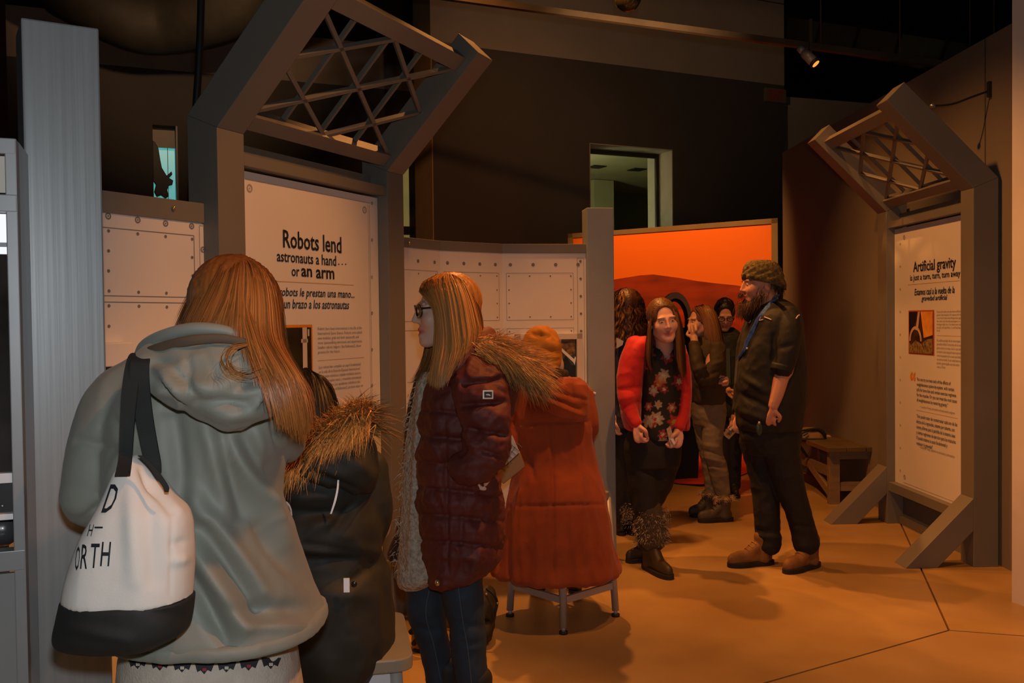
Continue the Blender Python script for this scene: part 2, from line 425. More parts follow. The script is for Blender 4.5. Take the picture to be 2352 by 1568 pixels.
wd = thing('window_2', '', 'window', LA+ld*a0+UP*1.6); del wd['label']; del wd['category']; wd['kind'] = 'structure'
obox('jamb', LA+ld*(a1-.02)+UP*1.6, ld*.02, -ln*.4, UP*(za-1.6), M_jamb, wd)
obox('blind', LA+ld*a0+UP*(za-.25)-ln*.2, ld*(a1-a0-.02), -ln*.02, UP*.25, M_jamb, wd)
M_cyan = mat('daylight_glass', (.10, .42, .42), .3, emit=(.16, .60, .58), estr=.55, var=.04)
obox('pane', LA+ld*a0+UP*1.6-ln*.3, ld*(a1-a0-.02), -ln*.01, UP*(za-1.6), M_cyan, wd)
obox('mullion', LA+ld*(a0+.62*(a1-a0))+UP*1.6-ln*.29, ld*.008, -ln*.01, UP*(za-1.6), M_jamb, wd)
# dark hanging figure seen against the pane
hp = [(350, 322), (356, 326), (364, 340), (368, 365), (372, 385), (383, 403), (394, 393), (396, 400), (388, 408), (398, 414), (396, 424), (388, 426), (384, 436), (388, 450), (380, 456), (370, 448), (360, 452), (354, 440), (358, 424), (352, 415)]
hpos = [onplane(x, y, LA-ln*.18, ln) for x, y in hp]
hf = prism('hanging_sculpture', hpos, -ln*.06, mat('dark_bronze', (.03, .025, .015), .5, var=.3), None, .008)
tag(hf, 'dark curving sculpture against the small turquoise window', 'sculpture')
wd3 = thing('window_3', '', 'window', LA+ld*b0+UP*1.6); del wd3['label']; del wd3['category']; wd3['kind'] = 'structure'
M_pale = mat('pale_lit_glass', (.5, .45, .2), .4, emit=(.50, .40, .12), estr=.22, var=.05)
obox('pane', LA+ld*b0+UP*1.6-ln*.25, ld*(b1-b0), -ln*.01, UP*(zb_-1.6), M_pale, wd3)
obox('gasket', LA+ld*(b1-.07)+UP*1.6-ln*.2, ld*.07, -ln*.03, UP*(zb_-1.6), M_gask, wd3)
obox('gasket', LA+ld*b0+UP*2.72-ln*.2, ld*(b1-b0), -ln*.03, UP*.12, M_gask, wd3)
# near dark side wall behind the cabinet at far left
ws = obox('wall_side', (-6.2, 9.2, 0), (1.02, .3, 0), (-.1, .4, 0), (0, 0, 7.2), mat('dark_brown_wall', (.05, .035, .02), .9, var=.1))
tag(ws, None, None, kind='structure')

# ------------------------------------------------------------------ right partition wall and near wall end
RB = 3.1708; rn = np.array([math.cos(RB), math.sin(RB), 0]); ru = np.array([-rn[1], rn[0], 0])
wp = G(2306, 1303)
def on_r(px, py): return onplane(px, py, wp, rn)
far = on_r(1797, 345); near = on_r(2330, 60); zt_r = (far[2]+near[2])/2
pr0 = V3(far[:2]); pr1 = V3(near[:2])+ru*.5
wr = prism('wall_right', [pr0, pr1, pr1-rn*.12, pr0-rn*.12], UP*zt_r, M_part); tag(wr, None, None, kind='structure')
seam = on_r(2262, 700)
obox('wall_seam', V3(seam[:2])+rn*.002, ru*.012, -rn*.01, UP*zt_r, M_dark, wr)
e0 = G(2324, 1382); e1 = G(2352, 1392); ed = (e1-e0)/np.linalg.norm(e1-e0); en = np.array([-ed[1], ed[0], 0]); en = en if en[0] < 0 else -en
we = prism('wall_end', [e0, e0+ed*1.6, e0+ed*1.6-en*.3, e0-en*.3], UP*4.2, M_post); tag(we, None, None, kind='structure')
# far low wall seen over the partition
wf = obox('wall_distant', (3.95, 13.6, 0), (3.5, 1.2, 0), (0, .2, 0), (0, 0, 4.66), M_band); tag(wf, None, None, kind='structure')

# ------------------------------------------------------------------ ceiling gear
tr0, tr1 = W(1040, -5, 7.2), W(2185, 150, 7.2); td = tr1-tr0
tk = thing('lighting_track', 'long dark ceiling lighting track hung on thin rods above the gallery', 'lighting track', tuple(tr0))
def bar(name, p, q, w, h, mt, parent, up=(0, 0, 1), bev=0.0):
    p, q = np.asarray(p, float), np.asarray(q, float); d = q-p; d /= np.linalg.norm(d)
    s = np.cross(d, up); s /= np.linalg.norm(s); t = np.cross(s, d)
    return obox(name, p-s*w/2-t*h/2, q-p, s*w, t*h, mt, parent, bev)
def cyl(name, p, q, r, mt, parent, n=16, r2=None):
    v, f = tube([p, q], [r, r if r2 is None else r2], n, 1, cap=False, ref=(.3, .9, .2))
    return mesh(name, v, f, mt, parent, True)
bar('rail', tr0-td*.5, tr1+td*.25, .05, .045, M_track, tk)
for px, py in ((1885, 92), (2067, 126), (2228, 156), (2283, 164)):
    t_ = (px-1040)/(2185-1040); p_ = tr0+td*t_
    cyl('hanger_rod', p_, p_*[1, 1, 0]+UP*7.2, .006, M_track, tk, 8)
def track_head(px, py, Z, lab, tilt):
    c = W(px, py, Z); d = np.array(tilt, float); d /= np.linalg.norm(d)
    t = thing('track_spotlight', lab, 'spotlight', tuple(c))
    cyl('lamp_can', c-d*.07, c+d*.045, .038, mat('spot_can', (.42, .40, .36), .45, .3, var=.1), t)
    cyl('can_rim', c+d*.035, c+d*.058, .041, mat('spot_rim', (.03, .03, .03), .5, var=.1), t)
    cyl('lens', c+d*.056, c+d*.061, .030, mat('spot_lens', (1, .5, .1), .3, emit=(1, .35, .05), estr=1.2), t)
    cyl('rear_cap', c-d*.13, c-d*.085, .028, mat('spot_can', (.4, .4, .4)), t)
    bar('yoke', c, c+UP*.3, .02, .02, M_track, t, (0, 1, 0))
track_head(1862, 135, 7.15, 'small grey track spotlight glowing orange below the lighting track', (.55, -.35, -.75))
c = W(1442, -4, 6.0)
t = thing('ceiling_dome', 'dark round dome lamp at the top edge over the beige band', 'ceiling lamp', tuple(c))
v, f = ellip(c, (.085, .085, .085)); mesh('dome', v, f, mat('smoked_dome', (.05, .04, .015), .12, coat=.5), t, True)
cyl('collar', c+UP*.05, c+UP*.16, .10, M_track, t)
# ducts
M_duct = mat('dark_duct', (.03, .028, .02), .7, var=.2)
dct = thing('ceiling_duct', 'faint dark box duct under the ceiling above the right partition', 'duct', (4.2, 12, 5.6))
p0, p1 = W(1800, 68, 14.0), W(2260, 145, 11)
bar('duct_box', p0, p1, .6, .36, M_duct, dct)
for k in range(5):
    q = p0+(p1-p0)*(k+.5)/5; bar('duct_flange', q, q+(p1-p0)/np.linalg.norm(p1-p0)*.03, .66, .42, M_black, dct)
dct2 = thing('ceiling_duct', 'round dark duct curving under the ceiling at upper left', 'duct', (-3, 10, 5.4))
v, f = tube([W(150, -30, 10.6), W(300, 46, 10.8), W(400, 52, 10.9), W(520, 20, 10.6), W(640, -60, 10.2)], [.34]*5, 24, 6); mesh('duct_pipe', v, f, M_duct, dct2, True)
cb = thing('power_cable', 'black cable hanging from the ceiling beside the left archway', 'cable', tuple(W(437, 460, 4.0)))
v, f = tube([W(463, -30, 4.0), W(458, 120, 4.0), W(447, 300, 4.0), W(437, 465, 4.0)], [.016, .016, .016, .014], 10, 5); mesh('cable_run', v, f, mat('black_rubber', (.008, .007, .006), .6, var=.1), cb, True)

def flat_text(name, s, O, u, v, parent, mt, box=None, height=None, bold=0.0, shear=0.0, align='LEFT', lines=1.0, off=.002, n=None):
    """text in a plane: u to the right, v up; O is the left top of the block; box=(w,h) fits it"""
    T, Fc = textmesh(s, bold, shear, align, lines)
    x0, y0 = T[:, 0].min(), T[:, 1].min(); x1, y1 = T[:, 0].max(), T[:, 1].max()
    sx = box[0]/(x1-x0); sy = box[1]/(y1-y0)
    P = [O+u*((t[0]-x0)*sx)+v*((t[1]-y1)*sy)+n*off for t in T]
    nn = np.cross(u, v)
    if np.dot(nn, n) < 0: Fc = [tuple(reversed(q)) for q in Fc]
    return mesh(name, P, Fc, mt, parent)

def exit_sign(px0, py0, px1, py1, plane_p, plane_n, d, lab):
    a = onplane(px0, py0, plane_p+plane_n*.06, plane_n); b = onplane(px1, py1, plane_p+plane_n*.06, plane_n)
    w = np.dot(b-a, d); hgt = a[2]-b[2]
    t = thing('exit_sign', lab, 'sign', tuple(a))
    obox('sign_box', a-UP*hgt, d*w, -plane_n*.05, UP*hgt, mat('exit_plate', (.17, .15, .10), .6, var=.05), t, .004)
    flat_text('lettering', 'EXIT', a+d*w*.16-UP*hgt*.16, d, UP, t, mat('exit_red', (.30, .012, .01), .5, emit=(.5, .01, .005), estr=.02), (w*.7, hgt*.68), bold=.02, n=plane_n, off=.004)
exit_sign(1759, 200, 1806, 237, BA, bn, bd, 'dim red exit sign high on the dark wall above the orange backdrop')
exit_sign(1001, 94, 1053, 128, BA, bn, bd, 'red exit sign half hidden behind the tip of the left archway')

# ------------------------------------------------------------------ arched sign frames
PW, PD, PWID, ZB, LARM, STRUT = 1.1735, .1467, .1472, 2.203, .7176, .4028
def sign_frame(P0, ang, lab, signlab):
    n = np.array([math.cos(ang), math.sin(ang), 0]); u = np.array([-n[1], n[0], 0]); P0 = V3(P0)
    at = lambda s, fo, z: P0+u*s+n*fo+UP*z
    t = thing('sign_archway', lab, 'sign frame', tuple(P0))
    a = (n+UP)/math.sqrt(2); tb = (UP-n)/math.sqrt(2)      # along the arm, and its back
    k = math.tan(math.pi/8)*PD
    for s in (0, PW):
        prism('post', [at(s, 0, 0), at(s, 0, ZB), at(s, -PD, ZB+k), at(s, -PD, 0)], u*PWID, M_grey, t, .003)
        tip = at(s, 0, ZB)+a*LARM
        prism('arm', [at(s, 0, ZB), tip, tip+tb*PD, at(s, -PD, ZB+k)], u*PWID, M_grey, t, .003)
        q = .19
        prism('foot', [at(s, STRUT, 0), at(s, 0, STRUT), at(s, 0, STRUT-q), at(s, STRUT-q, 0)], u*PWID, M_grey, t, .003)
    W0, W1 = PWID, PW; WI = W1-W0
    # crossbars
    obox('crossbar', at(W0, 0, ZB)+a*.005+tb*.030, u*WI, a*.065, tb*.065, M_grey, t, .002)
    obox('crossbar', at(W0, .0, 0)+UP*ZB+a*(LARM-.135)+tb*.035, u*WI, a*.075, tb*.06, M_grey, t, .002)
    obox('crossbar', at(W0, -.075, 2.085), u*WI, n*.065, UP*.045, M_grey, t, .002)
    obox('crossbar', at(W0, -PD, ZB-.055), u*WI, n*.05, UP*.04, M_grey, t, .002)
    obox('crossbar', at(W0, -.11, .235), u*WI, n*.10, UP*.062, M_grey, t, .002)
    obox('kick_plate', at(W0, -.135, 0.05), u*WI, n*.02, UP*.19, mat('dark_blue_grey', (.10, .11, .12), .6, var=.05), t)
    obox('kick_rail', at(W0, -.12, 0), u*WI, n*.03, UP*.05, M_grey, t)
    # isogrid lattice
    A0, A1 = .06, LARM-.135
    lp = lambda x, y: at(W0+WI*x, 0, ZB)+a*(A0+(A1-A0)*y)+tb*.06
    segs = [((0, 1), (1, 0)), ((0, 0), (1, 1)), ((0, .5), (.5, 0)), ((.5, 1), (1, .5)), ((0, .5), (.5, 1)), ((.5, 0), (1, .5))]
    for p, q in segs: bar('lattice_bar', lp(*p), lp(*q), .017, .022, M_grey, t, tuple(tb))
    for x in (.25, .5, .75): bar('lattice_bar', lp(x, 0)+tb*.024, lp(x, 1)+tb*.024, .015, .02, M_grey, t, tuple(tb))
    # sign board
    Z0, Z1 = .298, 2.075
    sg = obox('sign_panel', at(W0+.002, -.07, Z0), u*(WI-.004), n*.012, UP*(Z1-Z0), M_sign, t)
    sg['label'] = signlab
    pn = lambda px, py: onplane(px, py, at(0, -.0575, 0), n)
    return t, sg, n, u, at, pn, WI
frL = sign_frame((-1.0935, 3.5129), -.4354, 'grey archway frame with lattice top around the robots sign', 'white sign about robots helping astronauts')
frR = sign_frame((2.6379, 6.7414), RB, 'grey archway frame with lattice top around the artificial gravity sign', 'white sign about artificial gravity')
def sheet(name, sg, pn, n, poly, mt, off=.0015):
    P = [pn(*q)+n*off for q in poly]
    V, Fc = fixn(P, [tuple(range(len(P)))])
    nn = np.cross(P[1]-P[0], P[2]-P[0])
    if np.dot(nn, n) < 0: V = list(reversed(V))
    return mesh(name, V, [tuple(range(len(V)))], mt, sg)
def sign_text(name, s, fr, tl, w_px_end, h, mt, **kw):
    """tl pixel of the block's top left, w_px_end pixel x where the line ends; height h in metres"""
    t, sg, n, u, at, pn, WI = fr
    O = pn(*tl); E = pn(w_px_end, tl[1]); w = np.dot(E-O, u)
    return flat_text(name, s, O, u, UP, sg, mt, (w, h), n=n, **kw)
def hgt(fr, px, y0, y1): return fr[5](px, y0)[2]-fr[5](px, y1)[2]
def ring(name, fr, px, py, r, mt, parent=None, r2=0.6, plane=None, n=20):
    t, sg, nn, u, at, pn, WI = fr
    c = pn(px, py)+nn*.0015
    V = []; Fc = []
    for k in range(n):
        th = 2*math.pi*k/n; d = u*math.cos(th)+UP*math.sin(th); V += [c+d*r, c+d*r*r2]
    for k in range(n): j = (k+1) % n; Fc.append((2*k, 2*j, 2*j+1, 2*k+1))
    V += [c+(u*math.cos(2*math.pi*k/8)+UP*math.sin(2*math.pi*k/8))*r*.22 for k in range(8)]
    Fc.append(tuple(range(2*n, 2*n+8)))
    return mesh(name, V, Fc, mt, parent or sg)
# left sign
sign_text('title', 'Robots lend', frL, (649, 527), 783, hgt(frL, 700, 530, 570)*1.0, M_ink, bold=.015)
sign_text('title', 'astronauts a hand', frL, (635, 574), 771, hgt(frL, 700, 577, 602), M_ink, bold=.012)
for dx in (776, 784, 792): sign_text('title', '.', frL, (dx, 605), dx+3, .006, M_ink, bold=.012)
sign_text('title', 'or', frL, (669, 617), 687, hgt(frL, 680, 617, 634), M_ink, bold=.012)
sign_text('title', 'an', frL, (691, 615), 716, hgt(frL, 700, 613, 633), M_ink, bold=.02)
sign_text('title', 'arm', frL, (725, 618), 767, hgt(frL, 740, 617, 638), M_ink, bold=.02)
sign_text('subtitle', 'Los robots le prestan una mano...', frL, (611, 658), 813, hgt(frL, 720, 660, 685), M_ink2, bold=.012, shear=.2)
sign_text('subtitle', 'o un brazo a los astronautas', frL, (638, 686), 801, hgt(frL, 720, 687, 708), M_ink2, bold=.012, shear=.2)
B1 = 'Robots have been instrumental in the life of the\nInternational Space Station. Robotic arms attach\nnew modules, grab and dock spacecraft, and\nmove spacewalking astronauts and experiments.\nSmaller robotic helpers, like Robonaut2, show\npromise for the future.'
B2 = 'Los robots han cumplido un papel fundamental\nen la vida de la Estación Espacial Internacional.\nLos brazos robóticos instalan módulos nuevos,\nsujetan y acoplan naves, y trasladan astronautas\ny experimentos. Los ayudantes robóticos más\npequeños, como el Robonaut2, parecen tener un\ngran futuro.'
sign_text('body_text', B1, frL, (729, 751), 831, hgt(frL, 780, 751, 812), M_inkg, lines=1.1)
sign_text('body_text', B2, frL, (731, 840), 832, hgt(frL, 780, 838, 908), M_inkg, lines=1.1, shear=.15)
t_, sgL, nL, uL, atL, pnL, WIL = frL
def hline(fr, p, q, th, mt):
    t, sg, n, u, at, pn, WI = fr
    a, b = pn(*p), pn(*q); b = np.array([b[0], b[1], a[2]])
    return mesh('rule_line', [a+n*.0012-UP*th, b+n*.0012-UP*th, b+n*.0012+UP*th, a+n*.0012+UP*th], [(0, 1, 2, 3)], mt, sg)
hline(frL, (585, 643), (812, 654), .0016, M_inkt); hline(frL, (730, 828), (836, 820), .0012, M_inkt)
def vline(fr, px, y0, y1, th, mt):
    t, sg, n, u, at, pn, WI = fr
    a, b = pn(px, y0), pn(px, y1); b = np.array([a[0], a[1], b[2]])
    return mesh('rule_line', [a+n*.0012-u*th, a+n*.0012+u*th, b+n*.0012+u*th, b+n*.0012-u*th], [(0, 1, 2, 3)], mt, sg)
hline(frL, (563, 411), (849, 472), .0012, M_inkl); vline(frL, 848, 470, 1130, .0012, M_inkl); vline(frL, 845, 470, 1130, .0008, M_inkl)
for p in ((573, 432), (837, 482)): ring('rivet', frL, p[0], p[1], .017, M_inkl)
for y in (467, 551, 636, 719, 803, 885, 970, 1052, 1135): ring('rivet', frL, 854, y, .008, M_inkg if y % 2 else M_inkl)
# picture of the robot arm
c4 = [(589, 746), (717, 746), (718, 880), (590, 893)]
pa, pb = pnL(588, 747), pnL(717, 747); wpic = np.dot(pb-pa, uL); hp_ = .36
fr_o = pa+nL*.001
mesh('picture_border', [fr_o-UP*hp_, fr_o+uL*wpic-UP*hp_, fr_o+uL*wpic, fr_o], [(0, 1, 2, 3)], M_inko, sgL)
mesh('picture', [fr_o-UP*(hp_-.012)+uL*.01+nL*.001, fr_o+uL*(wpic-.01)-UP*(hp_-.012)+nL*.001, fr_o+uL*(wpic-.01)-UP*.012+nL*.001, fr_o+uL*.01-UP*.012+nL*.001], [(0, 1, 2, 3)],
     mat('night_photo', (.03, .035, .012), .4, var=.8, vscale=9, color2=(.004, .004, .003)), sgL)
def pbar(x0, x1, y0, y1, mt, nm='robot_arm'):
    o = fr_o+nL*.0025
    mesh(nm, [o+uL*x0*wpic-UP*y1, o+uL*x1*wpic-UP*y1, o+uL*x1*wpic-UP*y0, o+uL*x0*wpic-UP*y0], [(0, 1, 2, 3)], mt, sgL)
M_arm = mat('arm_print', (.66, .58, .5), .5, var=.08)
pbar(.80, .885, .012, .33, M_arm); pbar(.775, .90, .062, .078, M_arm); pbar(.90, .93, .02, .05, M_arm)
tt, ff = textmesh('Canada', .01); tt[:, :2] -= tt[:, :2].min(0); sc = .085/tt[:, 0].max()
mesh('robot_arm_lettering', [fr_o+nL*.003+uL*(wpic*.868-q[1]*sc*.8)+UP*(q[0]*sc-.275) for q in tt], ff, M_ink, sgL)
# right sign
t_, sgR, nR, uR, atR, pnR, WIR = frR
sign_text('title', 'Artificial gravity', frR, (2098, 601), 2196, hgt(frR, 2150, 592, 625), M_ink, bold=.015)
sign_text('title', 'is just a turn, turn, turn away', frR, (2091, 632), 2206, hgt(frR, 2150, 628, 646), M_ink, bold=.012)
sign_text('subtitle', 'Estamos casi a la vuelta de la', frR, (2101, 663), 2193, hgt(frR, 2150, 659, 675), M_ink2, bold=.012, shear=.2)
sign_text('subtitle', 'gravedad artificial', frR, (2117, 679), 2176, hgt(frR, 2150, 675, 691), M_ink2, bold=.012, shear=.2)
hline(frR, (2085, 654), (2204, 645), .0015, M_inkt)
R1 = 'Spacecraft might one day have artificial\ngravity. Spinning part of a spacecraft like\na top would send everything inside against\nthe outer wall, like the passengers in a\nmaking-a-right turn. If a wheel were large\nenough, and spun fast, it could feel like\nEarth.'
R2 = 'Es posible que algún día las naves tengan\ngravedad artificial. Si una parte de la nave\ngirara como un trompo, todo lo que está en\nsu interior sería empujado hacia la pared,\ncomo los pasajeros de un auto que dobla en\nuna curva cerrada. Si una rueda fuera muy\ngrande y girara rápido, se podría sentir\ncomo la Tierra.'
sign_text('body_text', R1, frR, (2152, 713), 2212, hgt(frR, 2180, 713, 762), M_inkg, lines=1.1)
sign_text('body_text', R2, frR, (2152, 778), 2212, hgt(frR, 2180, 778, 846), M_inkg, lines=1.1, shear=.15)
Q1 = 'You can try to treat each of the effects of\nweightlessness system-by-system, with certain\npills for bone loss and certain exercise regimens\nfor the muscles. Or you can treat the root cause\nof weightlessness by restoring gravity.”'
Q2 = '“Uno puede tratar de contrarrestar cada uno de los\nefectos de la ingravidez, sistema por sistema, con\nciertas píldoras para la pérdida de la materia ósea\ny ciertos regímenes de ejercicio para los músculos.\nO puede tratarse la causa fundamental y\nrestaurar la gravedad”.'
sign_text('quotation', Q1, frR, (2106, 866), 2198, hgt(frR, 2150, 872, 932), M_ink, lines=1.1, bold=.006)
sign_text('quotation', '— Laurence Young, aeronautics and astronautics engineer', frR, (2113, 930), 2194, hgt(frR, 2150, 934, 941), M_inkg)
sign_text('quotation', Q2, frR, (2105, 950), 2199, hgt(frR, 2150, 952, 1028), M_ink, lines=1.1, bold=.006, shear=.12)
sign_text('quotation', '— Laurence Young, ingeniero en aeronáutica y astronáutica', frR, (2112, 1022), 2193, hgt(frR, 2150, 1030, 1038), M_inkg)
sign_text('quote_mark', '“', frR, (2091, 852), 2103, hgt(frR, 2097, 852, 873), M_inko, bold=.03)
hline(frR, (2105, 941), (2200, 957), .0012, M_inkt); hline(frR, (2152, 770), (2210, 771), .0012, M_inkt)
pa = pnR(2087, 713); pb = pnR(2146, 713); wp_ = np.dot(pb-pa, uR); hp2 = hgt(frR, 2087, 713, 812); o = pa+nR*.001
mesh('picture_border', [o-UP*hp2, o+uR*wp_-UP*hp2, o+uR*wp_, o], [(0, 1, 2, 3)], mat('red_orange_print', (.5, .08, .02), .5, var=.1), sgR)
def rpic(nm, pts, mt, off): mesh(nm, [o+uR*wp_*x-UP*hp2*y+nR*off for x, y in pts], [tuple(range(len(pts)))], mt, sgR)
rpic('picture', [(.04, .97), (.96, .97), (.96, .03), (.04, .03)], mat('habitat_photo', (.09, .04, .015), .5, var=.9, vscale=14, color2=(.01, .008, .006)), .002)
rpic('picture', [(.5, .03), (.96, .03), (.96, .55), (.62, .62)], mat('orange_glow_print', (.85, .36, .06), .5, var=.2, vscale=12), .0028)
rpic('picture', [(.04, .03), (.36, .03), (.22, .4), (.04, .5)], mat('space_print', (.01, .01, .015), .5, var=.2), .0028)
rpic('picture', [(.40, .03), (.48, .03), (.40, .45), (.30, .45)], mat('pale_truss_print', (.6, .42, .3), .5, var=.2), .0034)
V = []; Fc = []
for k in range(16):
    th = math.pi*k/15; V += [(.30-.25*math.cos(th), .70-.34*math.sin(th)), (.30-.19*math.cos(th), .70-.27*math.sin(th))]
mesh('picture_arch', [o+uR*wp_*x-UP*hp2*y+nR*.004 for x, y in V], [(2*k, 2*k+2, 2*k+3, 2*k+1) for k in range(15)], mat('pale_truss_print', (.6, .42, .3)), sgR)
rpic('picture', [(.04, .97), (.96, .97), (.96, .62), (.7, .66), (.55, .76), (.3, .68), (.12, .8), (.04, .7)], mat('garden_print', (.42, .26, .10), .6, var=.9, vscale=60, color2=(.05, .05, .02)), .0036)
for y in (560, 612, 664, 716, 768, 820, 872, 924, 976, 1028, 1080): ring('rivet', frR, 2068, y, .008, M_inkl)
for p in ((2077, 545), (2078, 1095)): ring('rivet', frR, p[0], p[1], .016, M_inkl)
hline(frR, (2075, 1107), (2195, 1152), .0012, M_inkl)
# guy wire between right archway and partition
gw = thing('guy_wire', 'steel cable tying the right archway to the partition wall', 'cable', tuple(W(2145, 243, 5.7)))
a_ = W(2142, 243, 5.62); b2 = on_r(2276, 207)
v, f = tube([a_, (a_*2+b2)/3-UP*.02, (a_+b2*2)/3-UP*.01, b2], [.006]*4, 8, 4); mesh('wire', v, f, mat('black_rubber', (.01, .01, .01)), gw, True)
obox('anchor_plate', b2-UP*.04-ru*.012, ru*.024, rn*.02, UP*.09, M_gask, gw)
v, f = ellip(a_, (.018, .018, .014), 10, 6); mesh('eye_bolt', v, f, mat('steel', (.5, .5, .5), .3, .8), gw, True)

# ------------------------------------------------------------------ aluminium columns and curved panel wall
def column(p, q, depth, h, lab, mt):
    p, q = V3(p), V3(q); d = q-p; n = np.array([-d[1], d[0], 0]); n /= np.linalg.norm(n)
    o = obox('aluminium_column', p, d, n*depth, UP*h, mt, None, .004); tag(o, lab, 'column'); return o
column((-1.054, 2.038), (-.9216, 2.12), .15, 2.137, 'tall brushed aluminium column behind the grey coat sleeve', M_alu)
c2a = W(1352, 900, 5.60); c2b = W(1413, 900, 5.62)
column(c2a[:2], c2b[:2], .15, 2.137, 'grey column at the end of the white panels by the rust coat', mat('column_grey', (.27, .295, .30), .45, .1, var=.06, vscale=3))
def wall_bay(p, q, lab, h=1.924, cap=.075, rows=None, seed=0, th=.06, skip_r=False, foot=0.0):
    p, q = V3(p), V3(q); L = np.linalg.norm(q-p); u = (q-p)/L; n = np.array([u[1], -u[0], 0])
    t = thing('exhibit_wall_bay', lab, 'wall panel', tuple(p), 'white riveted exhibit wall bays')
    obox('board', p+UP*foot, u*L, -n*th, UP*(h-cap-foot), M_white, t)
    obox('cap_rail', p+n*.006+UP*(h-cap), u*L, -n*(th+.012), UP*cap, M_grey, t, .003)
    at = lambda s, z: p+u*s+UP*z+n*.0012
    return t, at, u, n, L
def rivets(t, at, u, n, pts, r, mt, rr=.55):
    me = None
    for s, z in pts:
        c = at(s, z)
        if me is None:
            V = []; Fc = []
            for k in range(12):
                d = u*math.cos(k*math.pi/6)+UP*math.sin(k*math.pi/6); V += [d*r, d*r*rr]
            for k in range(12): j = (k+1) % 12; Fc.append((2*k, 2*j, 2*j+1, 2*k+1))
            V += [(u*math.cos(k*math.pi/4)+UP*math.sin(k*math.pi/4))*r*.3 for k in range(8)]; Fc.append(tuple(range(24, 32)))
            me = bpy.data.meshes.new('rivet'); me.from_pydata([tuple(v) for v in V], [], Fc); me.materials.append(mt)
        o = link('rivet', me, t); o.location = c
def frame_lines(t, at, s0, s1, z0, z1, mt, w=.0015, nm='seam_line'):
    def q(a, b, c, d): mesh(nm, [at(a, c), at(b, c), at(b, d), at(a, d)], [(0, 1, 2, 3)], mt, t)
    q(s0, s1, z1-w, z1+w); q(s0, s1, z0-w, z0+w); q(s0-w, s0+w, z0, z1); q(s1-w, s1+w, z0, z1)
# left bay: runs from behind the column to the archway
pl0 = np.array([-1.374-.36*.4930, 3.17-.36*.870]); pl1 = np.array([-1.1615, 3.545])
t, at, u, n, L = wall_bay(pl0, pl1, 'white riveted wall bay between the aluminium column and the robots sign')
pb_ = lambda px, py: (lambda P: (np.dot(P-V3(pl0), u), P[2]))(onplane(px, py, V3(pl0), n))
rivets(t, at, u, n, [pb_(*q) for q in ((248, 496), (316, 505), (380, 513), (440, 519), (466, 508), (466, 573))], .012, M_inkg)
rivets(t, at, u, n, [pb_(*q) for q in ((316, 537), (380, 543), (441, 549), (441, 591), (442, 633), (318, 671), (382, 673), (319, 703), (383, 705), (249, 530), (249, 576), (249, 622), (250, 668), (250, 702), (250, 749))], .006, M_inkg, .1)
s0, z1 = pb_(200, 516); s1, _ = pb_(445, 541); _, z0 = pb_(300, 680)
frame_lines(t, at, s0, s1, z0, pb_(445, 541)[1], M_inkg); frame_lines(t, at, s0, s1, pb_(300, 1000)[1], pb_(300, 694)[1], M_inkg)
frame_lines(t, at, pb_(459, 600)[0], pb_(471, 600)[0], .1, 1.84, M_inkl)
obox('label_box', at(pb_(246, 800)[0]-.1, 1.33), u*.165, n*.05, UP*.08, M_white, t, .004)
obox('label_slot', at(pb_(246, 840)[0]-.1, 1.27), u*.115, n*.04, UP*.06, mat('dark_slot', (.06, .05, .045), .5, var=.1), t)
bulb_p = at(pb_(395, 478)[0], pb_(395, 478)[1]); v, f = ellip(bulb_p+n*.008, (.009, .009, .009), 10, 6); mesh('brass_stud', v, f, mat('brass', (.6, .45, .2), .25, .8), t, True)
